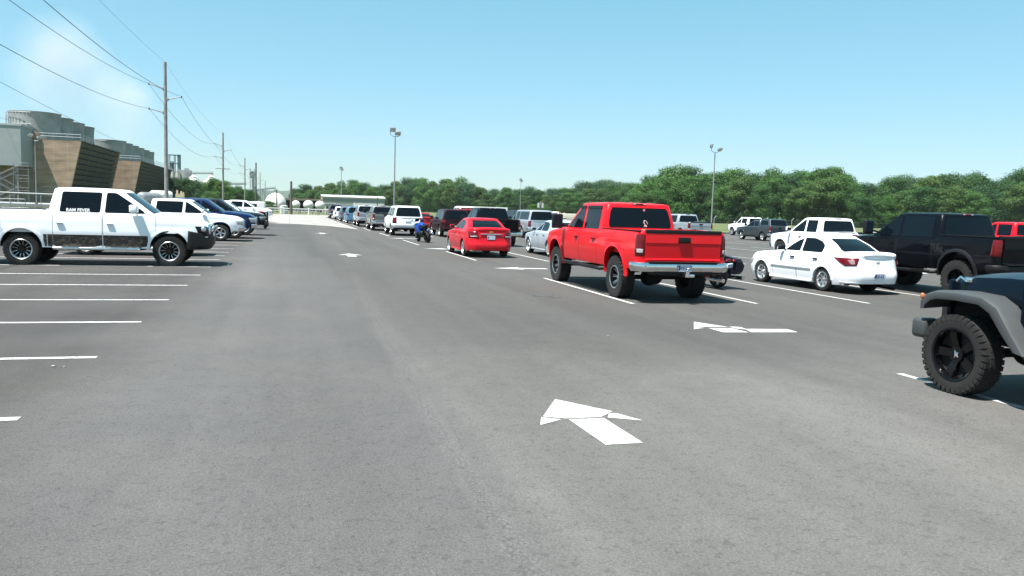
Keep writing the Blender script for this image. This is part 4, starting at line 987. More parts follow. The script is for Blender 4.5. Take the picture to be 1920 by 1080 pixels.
# ================================================================== poles and wires
WOOD = mat('weathered_pole', (.27, .265, .26), .8, noise=(3, .3), bump=(12, .5, .02)); WIRE = mat('power_wire', (.12, .12, .13), .5, .5)
WOODD = mat('dark_pole', (.11, .095, .08), .85, noise=(3, .3))
poles = []
def upole(x, y, h, label, arms=True, low=False, r=.21, group=None, m_=None):
    root = empty('utility_pole', (x, y, 0), 0, label, 'utility pole', group)
    mb = MB(); mb.cyl((0, 0, -.1), (0, 0, h), r, r*.72, 14); mb.build('post', m_ or WOOD, root)
    tips = [Vector((0, 0, h))]
    if arms:
        for sx, z, rise in ((-1, h-2.55, .3), (1, h-3.6, .22), (-1, h-4.95, .18)):
            a = MB(); a.tube([(sx*r*.8, 0, z-.15), (sx*1.55, 0, z+rise)], [.075, .05], 8); a.rbox((sx*r*.9, 0, z-.15), (.2, .25, .35), .03); ao = a.build('crossarm', STEEL, root)
            i_ = MB(); i_.cyl((sx*1.55, 0, z+rise-.14), (sx*1.55, 0, z+rise+.08), .06, .05, 8); i_.build('insulator', TRIM, ao); tips.append(Vector((sx*1.55, 0, z+rise)))
    if low:
        a = MB(); a.box((0, -.25, h-7.3), (2.9, .12, .14)); ao = a.build('crossarm', WOOD, root)
    poles.append((Vector((x, y, 0)), tips)); return root
for i in range(5):
    lab = ['tall grey transmission pole rising behind the lifted white pickup', 'second transmission pole with a low crossarm, in front of the trees at left', 'third transmission pole receding beside the conveyor', 'fourth, distant transmission pole near the lattice tower', 'farthest transmission pole in front of the hill'][i]
    upole([-12.35, -13.1, -13.5, -12.9, -14.5][i], 90+[0, 84, 175, 292, 430][i], 15.9, lab, low=i == 1, group='transmission poles in a line')
back = (Vector((-12.3, 2.0, 0)), [Vector(t) for t in poles[0][1]])
def span(a, b, sag, label, r=.022, nm='power_cable'):
    mb = MB(); pts = [a.lerp(b, t/24)-Vector((0, 0, 4*sag*(t/24)*(1-t/24))) for t in range(25)]; mb.tube(pts, r, 6); return tag(mb.build(nm, WIRE), label, 'power cable', 'overhead power cables')
nm_ = ['thin shield wire on the pole tops', 'power cable on the upper left arms', 'power cable on the right arms', 'power cable on the lower left arms']
for k in range(4):
    chain = [back]+poles[:5]
    for i in range(5):
        w_ = ['running from overhead to the tall near pole', 'between the near pole and the second pole', 'between the second and third poles', 'between the third and fourth poles', 'between the two farthest poles'][i]
        span(chain[i][0]+chain[i][1][k], chain[i+1][0]+chain[i+1][1][k], [1.9, 1.8, 1.6, 2, 2.4][i] if k else 1.0, nm_[k]+' '+w_, .019 if k else .009)
a = at(-40, 132, 110); b = at(300, 292, 330); span(a, b, 1.2, 'faint cable crossing the steam above the cooling towers', .03)
a = at(-40, 208, 140); b = at(22, 226, 175); span(a, b, .1, 'short faint cable above the grey building at the left edge', .03)
for px, ytop, Y, lab in ((480, 305, 250, 'thick weathered pole beside the lattice tower'), (546, 340, 149, 'dark wooden pole standing at the edge of the concrete'), (519, 355, 190, 'thin pole in front of the white dome'), (708, 370, 185, 'thin dark pole in front of the long beige warehouse')):
    p = at(px, ytop, Y); upole(p.x, Y, p.z, lab, arms=False, r=.26 if px in (480, 546) else .16, m_=WOODD)
# ---- lot light poles
def lightpole(x, y, label, dirs=((-.5, 70), (.5, -20)), base=False):
    root = empty('light_pole', (x, y, 0), 0, label, 'light pole', 'parking lot light poles'); H = 11.0
    mb = MB(); mb.cyl((0, 0, .0), (0, 0, H), .11, .07, 12); mb.build('post', STEEL, root)
    b_ = MB(); b_.cyl((0, 0, 0), (0, 0, .75), .3, .3, 16); b_.build('base', mat('yellow_base', (.75, .42, .04), .7) if base else CONC, root)
    br = MB(); br.tube([(-.62, 0, H+.55), (-.6, 0, H+.2), (-.3, 0, H), (0, 0, H), (.35, 0, H), (.6, 0, H+.12), (.7, 0, H+.25)], .04, 8); br.build('bracket', STEEL, root)
    for (dx, yaw, tl_), dz in zip(dirs, (.85, .42)):
        M = Matrix.Rotation(R(yaw), 3, 'Z')@Matrix.Rotation(R(tl_), 3, 'X'); f_ = MB(); f_.rbox((dx, 0, H+dz), (.72, .26, .58), .05, 2, M=M); fo = f_.build('floodlight', STEEL, root)
        g_ = MB(); g_.rbox(Vector((dx, 0, H+dz))+M@Vector((0, -.14, 0)), (.62, .02, .48), .008, 1, M=M); g_.build('lens', CLEARLENS, fo)
        l_ = MB(); l_.rbox(Vector((dx, 0, H+dz))+M@Vector((0, .15, 0)), (.3, .06, .24), .02, 1, M=M); l_.build('ballast', TRIM, fo)
lightpole(13.2, 105, 'tall lot light pole with two floodlights above the white full-size SUV', ((-.32, 8, 20), (.35, 14, 40)))
lightpole(58.0, 102, 'lot light pole with yellow base in front of the woods at right', ((-.62, 75, 15), (.75, 25, 50)), True)
lightpole(13.1, 215, 'small distant light pole in front of the long beige warehouse', ((-.1, 10, 25), (.15, 10, 25)))
lightpole(69.5, 240, 'small distant light pole among trees above the long silver SUV', ((-.15, 10, 25), (.15, 10, 25)))
lightpole(-40.7, 150, 'light pole in front of the brown cooling tower wall', ((-.6, 60, 50), (.6, -60, 50)))
p = atd(1014, 378, 130); upole(p.x, p.y, p.z, 'short utility pole carrying two grey transformers', arms=False, r=.12)
for sx in (-.35, .35):
    mb = MB(); mb.cyl((sx, -.1, p.z-1.0), (sx, -.1, p.z-.2), .22, .22, 12); mb.build('transformer', mat('pale_grey_metal', (.5, .5, .52), .4, .2), bpy.data.objects[[o.name for o in bpy.data.objects if o.name.startswith('utility_pole')][-1]])

# ================================================================== cooling towers
BRICK = bpy.data.materials.new('brown_panel_wall'); BRICK.use_nodes = True; n = BRICK.node_tree; b = n.nodes['Principled BSDF']; b.inputs['Roughness'].default_value = .85
tc = n.nodes.new('ShaderNodeTexCoord'); sp = n.nodes.new('ShaderNodeSeparateXYZ'); n.links.new(tc.outputs['Object'], sp.inputs[0])
def mth(n, op, a, b_=0):
    r = n.nodes.new('ShaderNodeMath'); r.operation = op
    for k, v in enumerate((a, b_)):
        if isinstance(v, (int, float)): r.inputs[k].default_value = v
        else: n.links.new(v, r.inputs[k])
    return r.outputs[0]
fr = mth(n, 'FRACT', mth(n, 'MULTIPLY', sp.outputs[2], 1/.92)); ln = mth(n, 'LESS_THAN', fr, .10)
fx_ = mth(n, 'FRACT', mth(n, 'MULTIPLY', sp.outputs[0], 1/2.4)); lv = mth(n, 'MULTIPLY', mth(n, 'LESS_THAN', fx_, .035), .6)
mp = n.nodes.new('ShaderNodeMapping'); mp.inputs['Scale'].default_value = (.6, .6, 2.2); n.links.new(tc.outputs['Object'], mp.inputs[0])
ns = n.nodes.new('ShaderNodeTexNoise'); ns.inputs['Scale'].default_value = .5; ns.inputs['Detail'].default_value = 7; n.links.new(mp.outputs[0], ns.inputs['Vector'])
cr_ = n.nodes.new('ShaderNodeValToRGB'); cr_.color_ramp.elements[0].position = .3; cr_.color_ramp.elements[0].color = (.22, .152, .104, 1); cr_.color_ramp.elements[1].position = .68; cr_.color_ramp.elements[1].color = (.40, .29, .20, 1)
n.links.new(ns.outputs[0], cr_.inputs[0]); mx = n.nodes.new('ShaderNodeMixRGB'); n.links.new(mth(n, 'MAXIMUM', mth(n, 'MULTIPLY', ln, .45), lv), mx.inputs[0]); n.links.new(cr_.outputs[0], mx.inputs[1]); mx.inputs[2].default_value = (.42, .37, .31, 1); n.links.new(mx.outputs[0], b.inputs['Base Color'])
STACK = mat('fan_stack_concrete', (.33, .34, .32), .8, noise=(.45, .28)); LOUV = mat('louvre_board', (.13, .135, .12), .85, noise=(1.2, .35)); LDARK = mat('louvre_void', (.01, .01, .01), .9)
DSTEEL = mat('dull_steel', (.16, .17, .175), .6, .3)
PALE = mat('pale_steel', (.45, .47, .48), .5, .2); WALLG = mat('grey_metal_wall', (.34, .37, .37), .6, noise=(.6, .08))
def rail(mb, pts, h=1.05, r=.035, step=2.2):
    for a, b_ in zip(pts, pts[1:]):
        a = Vector(a); b_ = Vector(b_); k = max(1, int((b_-a).length/step))
        for z in (h, h*.5): mb.cyl(a+Vector((0, 0, z)), b_+Vector((0, 0, z)), r, n=5, caps=False)
        for i in range(k+1): q = a.lerp(b_, i/k); mb.cyl(q, q+Vector((0, 0, h)), r, n=5, caps=False)
def cooling(xr_, xl, y0, y1, zt, sx, sr, sz, sy, label, lean=2.7):
    root = empty('cooling_tower', ((xr_+xl)/2, y0, 0), 0, label, 'cooling tower'); ox = (xr_+xl)/2
    X = lambda x: x-ox
    w_ = MB(); th = .6
    for ya in (0, y1-y0-th):
        P = [(X(xl), zt), (X(xr_), zt), (X(xr_-lean), 0), (X(xl+lean), 0)]
        w_ = MB(); w_.loft([[Vector((x, yy, z)) for x, z in P] for yy in (ya, ya+th)], True, True)
        w_.build('end_wall', BRICK, root, 0)
    ins = MB(); P = [(X(xl)+.9, zt-.3), (X(xr_)-.9, zt-.3), (X(xr_-lean)-.9, 0), (X(xl+lean)+.9, 0)]; ins.loft([[Vector((x, yy, z)) for x, z in P] for yy in (th+.01, y1-y0-th-.01)], True, True); ins.build('fill', LDARK, root, 0)
    nb = 12
    for sgn, name in ((1, 'louvre'), (-1, 'louvre')):
        lo = MB()
        for i in range(nb):
            z = .5+(zt-1.1)*i/(nb-1); xe = (xr_-lean+lean*z/zt) if sgn > 0 else (xl+lean-lean*z/zt)
            M = Matrix.Rotation(R(-38*sgn), 3, 'Y'); lo.box((X(xe)-sgn*.42, (y1-y0)/2, z+.1), (.95, y1-y0-2*th-.02, .09), M=M)
        k = int((y1-y0)/9)
        for i in range(1, k):
            y = (y1-y0)*i/k; lo.add([Vector(v) for v in ((X(xr_-lean if sgn > 0 else xl+lean)-sgn*.02, y-.12, 0), (X(xr_-lean if sgn > 0 else xl+lean)-sgn*.02, y+.12, 0), (X(xr_ if sgn > 0 else xl)-sgn*.02, y+.12, zt), (X(xr_ if sgn > 0 else xl)-sgn*.02, y-.12, zt))], [(0, 1, 2, 3)])
        lo.build(name, LOUV, root, 0)
    dk = MB(); dk.box((0, (y1-y0)/2, zt+.1), (xr_-xl+.2, y1-y0-.1, .2)); dk.build('deck', LOUV, root, 0)
    rl = MB(); rail(rl, [(X(xl), 0, zt+.2), (X(xr_), 0, zt+.2), (X(xr_), y1-y0, zt+.2)]); rl.build('guard_rail', PALE, root)
    for i, yy in enumerate(sy):
        s_ = MB(); pr_ = [(sr*1.04, 0), (sr*.97, (sz-zt)*.45), (sr, sz-zt-.15), (sr*1.025, sz-zt-.15), (sr*1.025, sz-zt), (sr*.96, sz-zt), (sr*.9, (sz-zt)*.4), (sr*.9, .2)]
        s_.lathe(pr_, 40, c=(X(sx), yy-y0, zt+.2)); so_ = s_.build('fan_stack', STACK, root)
        if i == 0:      # white pipe trestle against the first stack
            t_ = MB()
            for k in range(9):
                a0, a1 = R(205+k*8), R(205+(k+1)*8); q = lambda a, z, e=.35: Vector((X(sx)+(sr+e)*math.cos(a), yy-y0+(sr+e)*math.sin(a), zt+.2+z)); H_ = sz-zt-.3
                t_.cyl(q(a0, 0), q(a0, H_), .05, n=5); t_.cyl(q(a0, H_*.55), q(a1, H_*.55), .05, n=5); t_.cyl(q(a0, 0), q(a1, H_*.55), .035, n=5); t_.cyl(q(a1, H_*.55), q(a0, H_), .035, n=5); t_.cyl(q(a0, H_), q(a1, H_), .05, n=5)
            t_.build('trestle', PALE, so_)
    return root
t1 = cooling(-38.3, -57.5, 170, 206.5, 12.5, -47.4, 4.45, 17.6, [175, 184.2, 193.4, 202.6], 'larger brown cooling tower with four grey fan stacks, nearest of the two')
pw = MB(); pw.box((-2.3, -.15, 13.1), (9.5, .5, 1.5)); pw.build('parapet', BRICK, t1, 0)
cooling(-34.4, -52, 209.5, 262, 10.9, -42.3, 3.95, 15.6, [214+8.4*i for i in range(6)], 'farther cooling tower with six small fan stacks', lean=2.2)
# steam duct / white pipe deck behind grey building
gbm = empty('grey_building', (-53.3, 163, 0), 0, 'raised light grey metal building at the left edge over a steel stair', 'building')
mb = MB(); mb.box((0.1, 3.4, 10.75), (13.4, 6.8, 7.1)); mb.build('wall', WALLG, gbm, 0)
mb = MB(); mb.box((0.1, 3.35, 14.45), (13.7, 6.9, .3)); mb.build('roof', PALE, gbm, 0)
mb = MB()
for x in (-5.5, -2, 1.5, 6):
    for y in (.6, 6.3): mb.box((x, y, 3.58), (.25, .25, 7.15))
mb.build('column', STEEL, gbm, 0)
st_ = empty('steel_stair', (-46.2, 161, 0), 0, 'zigzag steel stair and platforms below the grey building', 'stair')
mb = MB()
for k, (x0, z0, x1, z1) in enumerate(((-3.5, .2, .5, 2.2), (.5, 2.2, -3, 4.3), (-3, 4.3, .8, 6.4))):
    yy = -4+k*.9
    for e in (0, .9):
        mb.box(((x0+x1)/2, yy+e, (z0+z1)/2), (math.hypot(x1-x0, z1-z0), .08, .3), M=Matrix.Rotation(-math.atan2(z1-z0, x1-x0), 3, 'Y')); mb.cyl((x0, yy+e, z0+1), (x1, yy+e, z1+1), .05, n=5)
        for t in range(5): q = t/4; mb.cyl((x0+(x1-x0)*q, yy+e, z0+(z1-z0)*q), (x0+(x1-x0)*q, yy+e, z0+(z1-z0)*q+1), .035, n=5)
    for t in range(10): q = (t+.5)/10; mb.box((x0+(x1-x0)*q, yy+.45, z0+(z1-z0)*q+.1), (.28, .86, .05))
mb.build('flight', DSTEEL, st_)
mb = MB()
for z in (2.2, 4.3, 6.4): mb.box((1.6, -3.2, z), (2.4, 3.6, .12)); rail(mb, [(.6, -5, z), (2.8, -5, z), (2.8, -1.6, z)])
for x in (.5, 2.8):
    for y in (-5, -1.5): mb.cyl((x, y, 0), (x, y, 6.4), .09, n=6)
for i in range(4): mb.box((4.5, -2, 1.2+i*.8), (3.6, .2, .12)); 
for x in (3.0, 6.2): mb.cyl((x, -2, 0), (x, -2, 3.8), .08, n=6)
mb.build('platform', DSTEEL, st_)
pr_ = empty('pipe_rail', (-45, 148, 0), 0, 'long pale horizontal pipe on posts in front of the cooling tower base', 'pipe rack')
mb = MB(); mb.cyl((-4, 0, 2.35), (14, 0, 2.15), .10, n=8); mb.cyl((-3, 2, .55), (16, 2, .5), .22, n=8); mb.build('pipe', PALE, pr_)
mb = MB()
for x in (-3.5, 1, 5.5, 10): mb.cyl((x, 0, 0), (x, 0, 2.25), .08, n=6)
for x in (-2, -.2, 1.7, 3.8): mb.cyl((x, -2, 0), (x, -2, 1.3), .05, n=5)
mb.cyl((-2, -2, 1.3), (3.8, -2, 1.3), .05, n=5); mb.cyl((-2, -2, .7), (3.8, -2, .7), .05, n=5); mb.build('post', STEEL, pr_)
gr_ = MB(); gr_.box((0, 0, .35), (24, .12, .32)); gr_.box((0, .2, .2), (24, .05, .1)); o = gr_.build('guard_rail', STEEL); o.location = (-42, 144, 0); tag(o, 'low grey guard rail at the left edge of the lot', 'guard rail')

# ================================================================== plant, silos, dome, tanks, warehouse
BLUEST = mat('blue_grey_steel', (.10, .16, .20), .6, .2); SILO = mat('silo_concrete', (.50, .49, .45), .8, noise=(.4, .12)); ROOFW = mat('pale_metal_roof', (.62, .63, .60), .5, .1, noise=(.3, .1)); BEIGE = mat('beige_siding', (.55, .52, .44), .7, noise=(.2, .06)); GREYS = mat('grey_siding', (.30, .32, .32), .7)
WHITEB = mat('white_cladding', (.68, .68, .66), .6, noise=(.4, .08))
r_ = empty('process_tower', (-54, 420, 0), 0, 'blue grey steel process tower behind the near transmission pole', 'tower')
mb = MB()
for x in (-2.4, 0, 2.4):
    for y in (0, 4): mb.box((x, y, 12), (.3, .3, 24))
for z in (5, 9, 12.5, 16, 20, 24): mb.box((0, 2, z), (5.2, 4.4, .3))
for z, s_ in ((5, 1), (9, -1), (12.5, 1)): mb.cyl((-2.4*s_, 0, z), (2.4*s_, 0, z+3.5), .14, n=5)
mb.build('frame', BLUEST, r_)
mb = MB(); mb.box((2.1, 1, 19.5), (1.3, 2, 9.5)); mb.cyl((-1.2, 1, 12), (-1.2, 1, 20), 1.1, .8, 10); mb.ell((-1.2, 1, 20), (1.0, 1, 1)); mb.box((-.5, 1, 13.5), (3.4, 2.4, 3.4)); mb.build('duct', BLUEST, r_)
r_ = empty('silo_cluster', (-52, 400, 0), 0, 'cluster of pale concrete silos with rooftop equipment', 'silos')
for i in range(3): mb = MB(); mb.cyl((-2.2+i*2.1, 0, 0), (-2.2+i*2.1, 0, 15.3), 1.12, n=20); mb.build('silo', SILO, r_)
mb = MB(); mb.cyl((5.0, 3, 0), (5.0, 3, 15.2), 3.0, n=28); mb.box((5, 3, 15.7), (5.4, 4, 1.0)); mb.box((5.6, 3, 16.6), (1.8, 2, 1.0)); mb.build('silo', GREYS, r_)
mb = MB(); rail(mb, [(-3, -1, 15.3), (3, -1, 15.3)], 1, .06, 1); mb.build('railing', STEEL, r_)
for xx, wr, zr, za, lab in ((-43.0, 4.6, 10.0, 14.2, 'left storage bin with a pale conical roof'), (-35.2, 5.0, 10.0, 14.3, 'right storage bin with a pale conical roof')):
    r_ = empty('storage_bin', (xx, 400, 0), 0, lab, 'storage bin')
    mb = MB(); mb.cyl((0, 0, 0), (0, 0, zr), wr, n=32); mb.build('wall', GREYS, r_)
    mb = MB(); mb.cyl((0, 0, zr), (0, 0, za), wr+.25, .5, 32); mb.cyl((0, 0, za), (0, 0, za+.8), .6, n=10); mb.build('roof', ROOFW, r_)
def conveyor(a, b_, label, w_=.9, legs=(.3, .8), dp=.9):
    a = Vector(a); b_ = Vector(b_); r_ = empty('conveyor', (a.x, a.y, 0), 0, label, 'conveyor'); mb = MB(); d = b_-a
    mb.tube([Vector((0, 0, a.z)), Vector((d.x, d.y, b_.z))], dp/2, 4); mb.tube([Vector((0, 0, a.z+dp*.7)), Vector((d.x, d.y, b_.z+dp*.7))], .07, 4); mb.build('gallery', STEEL, r_, 0)
    mb = MB()
    for t in legs:
        z = a.z+(b_.z-a.z)*t; x, y = d.x*t, d.y*t
        for s_ in (-.8, .8): mb.cyl((x+s_*1.2, y, 0), (x+s_*.3, y, z-dp/2), .12, n=5)
        mb.cyl((x-.8, y, z*.3), (x+.7, y, z*.6), .08, n=5)
    mb.build('leg', STEEL, r_)
conveyor(at(352, 325, 398), at(400, 325, 398), 'conveyor gallery resting over the two conical bin roofs', legs=())
conveyor(at(424, 345, 380), at(462, 345, 380), 'level conveyor gallery between the second and third transmission poles', legs=(.5,), dp=1.1)
conveyor(at(470, 358, 350), at(517, 352.5, 350), 'rising conveyor gallery ending above the white dome', legs=(.5, .97), dp=.8)
r_ = empty('lattice_tower', (-14.9, 350, 0), 0, 'pale lattice elevator tower with chutes', 'tower')
mb = MB(); 
for x in (-1, 1):
    for y in (-1, 1): mb.cyl((x, y, 0), (x*.8, y*.8, 16), .12, n=5)
for i in range(9):
    z = i*1.8; mb.box((0, 0, z+.2), (2, 2, .1)); mb.cyl((-1, -1, z), (1, -1, z+1.8), .08, n=5); mb.cyl((1, -1, z), (-1, -1, z+1.8), .08, n=5)
mb.build('frame', PALE, r_)
mb = MB(); mb.box((0, 0, 13.6), (2.2, 1.8, 2.6)); mb.cyl((.3, 0, 0), (.3, 0, 15), .45, n=8); mb.cyl((.8, 0, 9), (2.4, 0, 4), .3, n=8); mb.cyl((-.8, 0, 6.5), (-4, 0, 3.5), .3, n=8); mb.build('elevator_leg', STEEL, r_)
mb = MB(); mb.lathe([(4.1*math.cos(R(a)), 5.9*math.sin(R(a))**.9) for a in range(0, 91, 10)], 36); o = mb.build('storage_dome', WHITEB); o.location = (-4.8, 300, -.1); tag(o, 'large white storage dome in front of the hill', 'dome')
r_ = empty('shed', (-1.9, 293, 0), 0, 'small grey gabled shed against the white dome', 'shed')
mb = MB(); mb.loft([[Vector((x, y, z)) for x, z in ((-1.6, 0), (-1.6, 1.7), (0, 2.7), (1.6, 1.7), (1.6, 0))] for y in (-3, 0)], True, True); mb.build('wall', GREYS, r_, 0)
mb = MB(); mb.box((.2, -3.05, .9), (1.2, .1, 1.0)); mb.build('door', TRIM, r_, 0)
for k, (x0, x1) in enumerate(((.4, 2.55), (3.2, 5.65), (5.95, 8.3))):
    xx = (x0+x1)/2; rr_ = (x1-x0)/2; r_ = empty('round_tank', (xx, 200, 0), 0, ['leftmost white round tank beside the dark wooden pole', 'middle white round tank', 'rightmost white round tank partly behind the pump house'][k], 'tank', 'white round tanks')
    mb = MB(); mb.ell((0, 0, 1.75), (rr_, rr_, rr_*.97), 24, 14); mb.build('vessel', WHITEB, r_)
    mb = MB(); mb.cyl((0, 0, 2.9), (0, 0, 3.25), .12, n=8); mb.cyl((-.25, 0, 3.1), (.25, 0, 3.1), .04, n=5); mb.build('valve', mat('rust', (.35, .12, .06), .8), r_)
    mb = MB()
    for a in range(6): mb.cyl((rr_*.8*math.cos(a*1.047), rr_*.8*math.sin(a*1.047), -.1), (rr_*.8*math.cos(a*1.047), rr_*.8*math.sin(a*1.047), 1.2), .07, n=5)
    mb.build('leg', PALE, r_)
r_ = empty('open_shed', (5.5, 216, 0), 0, 'long low open shed with dark posts behind the white tanks', 'shed')
mb = MB(); mb.box((0, 0, 3.15), (13, 7, .5)); mb.build('roof', mat('old_roof', (.2, .18, .15), .9), r_, 0)
mb = MB()
for i in range(6): mb.box((-6+i*2.4, 0, 1.4), (.35, 5, 3))
mb.box((0, 3.3, 1.4), (12.8, .1, 3)); mb.build('post', mat('dark_timber', (.03, .025, .02), .9), r_, 0)
r_ = empty('warehouse', (16.2, 212, 0), 0, 'long beige metal warehouse with grey bands', 'warehouse')
mb = MB(); mb.loft([[Vector((x, y, z)) for y, z in ((0, 0), (0, 4.0), (6, 4.5), (12, 4.0), (12, 0))] for x in (-8.0, 8.0)], True, True); mb.build('wall', BEIGE, r_, 0)
mb = MB(); mb.box((0, -.03, 3.3), (15.9, .05, .8)); mb.box((0, -.03, 1.9), (15.9, .05, .75)); mb.build('siding_band', GREYS, r_, 0)
mb = MB(); mb.loft([[Vector((x, y, z)) for y, z in ((-.3, 4.02), (6, 4.55), (12.3, 4.02), (12.3, 4.15), (6, 4.7), (-.3, 4.17))] for x in (-8.2, 8.2)], True, True); mb.build('roof', ROOFW, r_, 0)
mb = MB(); mb.box((0, 0, 1.25), (6.7, 3, 2.5)); o = mb.build('trailer_body', WHITEB, None, 0); o.location = (17.9, 190, 0.1); tag(o, 'white box trailer parked in front of the beige warehouse', 'trailer')
w_ = MB()
for x in (-2.2, 2.0):
    for y in (-1.2, 1.2): w_.cyl((x, y-.15, -.0+.35), (x, y+.15, .35), .45, n=14)
w_.build('wheel', RUBBER, o)
r_ = empty('pump_house', (8.6, 180, 0), 0, 'small cream pump house left of the beige warehouse', 'shed')
mb = MB(); mb.box((0, 0, 1.1), (2.0, 2.5, 2.2)); mb.build('wall', BEIGE, r_, 0); mb = MB(); mb.box((0, 0, 2.3), (2.4, 2.9, .18)); mb.build('roof', ROOFW, r_, 0)
mb = MB(); mb.cyl((0, 0, 0), (0, 0, 1.5), .75, n=18); mb.cyl((0, 0, 1.5), (0, 0, 1.6), .78, .3, 18); o = mb.build('small_tank', WHITEB); q = at(532, 385, 160); o.location = (q.x, 160, 0); tag(o, 'short white cylindrical tank left of the dark wooden pole', 'tank')
# pipe run and fittings at the far edge of the concrete
r_ = empty('pipe_run', (0, 152, 0), 0, 'pale horizontal pipe line on short posts along the far edge of the concrete', 'pipe line')
mb = MB(); mb.cyl((-14, 0, 1.05), (8.8, 0, .95), .11, n=8); mb.cyl((-6, .6, .6), (5, .6, .55), .07, n=8); mb.build('pipe', PALE, r_)
mb = MB()
for i in range(14): mb.box((-12.5+i*1.6, 0, .45), (.14, .14, .95))
mb.build('post', mat('rusty_post', (.22, .17, .12), .9), r_, 0)
for i in range(12):
    q = 1.0+i*.62; v_ = MB(); v_.cyl((0, 0, 0), (0, 0, random.uniform(.5, 1.0)), .06, n=6); v_.cyl((-.18, 0, .5), (.18, 0, .5), .09, n=8); v_.lathe([(.16, -.02), (.19, 0), (.16, .02)], 14, c=(0, -.05, .72), axis='Y')
    o = v_.build('pipe_valve', mat('valve_steel', (.35, .33, .3), .6, .3) if i % 2 else PALE); o.location = (q, 150.8+(i % 3)*.3, 0); tag(o, 'small valve fitting in the row at the end of the concrete lot', 'valve', 'valve fittings along the pipe line')
for x, lab in ((3.3, 'white bollard in front of the middle round tank'), (7.3, 'white bollard left of the first column of cars')):
    mb = MB(); mb.cyl((0, 0, 0), (0, 0, 1.15), .14, n=12); mb.ell((0, 0, 1.15), (.14, .14, .08), 12, 6); o = mb.build('bollard', WHITEB); o.location = (x, 146, 0); tag(o, lab, 'bollard')
# tanker behind the near truck
r_ = empty('tank_trailer', (-18.8, 121, 0), R(72), 'ribbed silver tank trailer behind the lifted white pickup', 'tank trailer')
mb = MB(); mb.lathe([(.001, -2.6), (.5, -2.55), (.72, -2.3), (.75, -2.1), (.75, 2.1), (.72, 2.3), (.5, 2.55), (.001, 2.6)], 24, c=(0, 0, 2.05), axis='X')
for i in range(7): mb.lathe([(.74, -.06), (.81, -.04), (.81, .04), (.74, .06)], 24, c=(-2+i*.66, 0, 2.05), axis='X')
mb.build('tank', STEEL, r_)
mb = MB(); mb.box((0, 0, 1.15), (5, .8, .2))
for x in (-1.8, -1.0, 1.9): mb.cyl((x, -1, .45), (x, 1, .45), .45, n=14)
mb.build('chassis', TRIM, r_)
r_ = empty('white_tank', (-18.3, 128, 0), R(20), 'white horizontal tank beyond the ribbed silver tank trailer', 'tank')
mb = MB(); mb.lathe([(.001, -1.6), (.55, -1.5), (.72, -1.2), (.72, 1.2), (.55, 1.5), (.001, 1.6)], 24, c=(0, 0, 2.5), axis='X'); mb.build('vessel', WHITEB, r_)
mb = MB(); mb.box((-1, 0, .9), (.3, .9, 1.8)); mb.box((1, 0, .9), (.3, .9, 1.8)); mb.build('saddle', STEEL, r_)
r_ = empty('equipment_skid', (-19.6, 160, 0), 0, 'tan equipment skid beside the near transmission pole', 'machine')
mb = MB(); mb.box((0, 0, 1.6), (1.5, 1.2, 3.0)); mb.box((-.5, 0, 3.4), (.3, .4, .8)); mb.box((.2, 0, 3.3), (.3, .4, .6)); mb.box((.6, 0, 3.2), (.2, .4, .5)); mb.build('housing', mat('tan_paint', (.6, .5, .32), .7), r_, 0)
mb = MB(); mb.box((0, -.65, 2.4), (1.6, .06, .12)); mb.box((0, -.65, 1.2), (1.6, .06, .12)); mb.build('frame', STEEL, r_, 0)
# bus behind the left row
bus = empty('shuttle_bus', (-6.6, 112, 0), 0, 'long white bus roof running behind the far end of the left row', 'bus')
mb = MB(); mb.rbox((0, 0, 1.15), (7.0, 2.3, 1.75), .15, 3); mb.build('body', WHITEB, bus)
mb = MB()
for i in range(5): mb.rbox((-2.6+i*1.15, 0, 1.45), (.95, 2.32, .55), .05)
mb.build('window', GLASS, bus); mb = MB()
for x in (-2.2, 2.3):
    for y in (-1.05, 1.05): mb.cyl((x, y-.12, .38), (x, y+.12, .38), .38, n=16)
mb.build('wheel', RUBBER, bus)
tr = empty('box_trailer', (28.6, 120, 0), 0, 'long white box trailer beyond the black pickup, below the trees', 'trailer')
mb = MB(); mb.rbox((0, 0, 1.45), (7.6, 2.4, 1.75), .05); mb.build('body', WHITEB, tr); mb = MB()
for x in (-2.5, 2.4): mb.cyl((x, -1.1, .42), (x, 1.1, .42), .42, n=16)
mb.build('wheel', RUBBER, tr)
p = atd(1060, 400, 118); tr = empty('flat_trailer', (p.x, p.y, 0), R(-10), 'low beige trailer roof between the white crew cab and the red pickup mirror', 'trailer'); mb = MB(); mb.rbox((0, 0, 1.0), (4.2, 2.2, 1.4), .08); mb.build('body', BEIGE, tr)
p = atd(1035, 398, 150)
for k in range(5): 
    mb = MB(); mb.ell((0, 0, .3), (1.0, .8, 1.5+.3*(k % 2)), 9, 6); o = mb.build('dirt_pile', mat('red_dirt', (.35, .17, .10), .95) if k % 2 else WHITEB); o.location = (p.x-2.4+k*1.2, p.y, 0); tag(o, 'rusty mound in the heap of scrap beyond the silver SUV' if k % 2 else 'pale mound in the heap of scrap beyond the silver SUV', 'mound', 'scrap mounds beyond the silver SUV')
# fence with slanted barbed-wire arms along the far field
fe = empty('field_fence', (60, 175, 0), 0, 'low chain fence with slanted pale arms along the grass field', 'fence'); mb = MB(); wr = MB()
p0 = atd(1290, 420, 150); p1 = atd(1920, 440, 150); last = None
for i in range(14):
    q = p0.lerp(p1, i/13); x, y = q.x-60, q.y-175; mb.cyl((x, y, 0), (x, y, 1.7), .05, n=6); mb.cyl((x, y, 1.7), (x+.35, y-.15, 2.15), .05, n=6)
    if last:
        for z in (.6, 1.1, 1.65): wr.cyl((last[0], last[1], z), (x, y, z), .012, n=4)
    last = (x, y)
mb.build('post', PALE, fe); wr.build('wire', STEEL, fe)

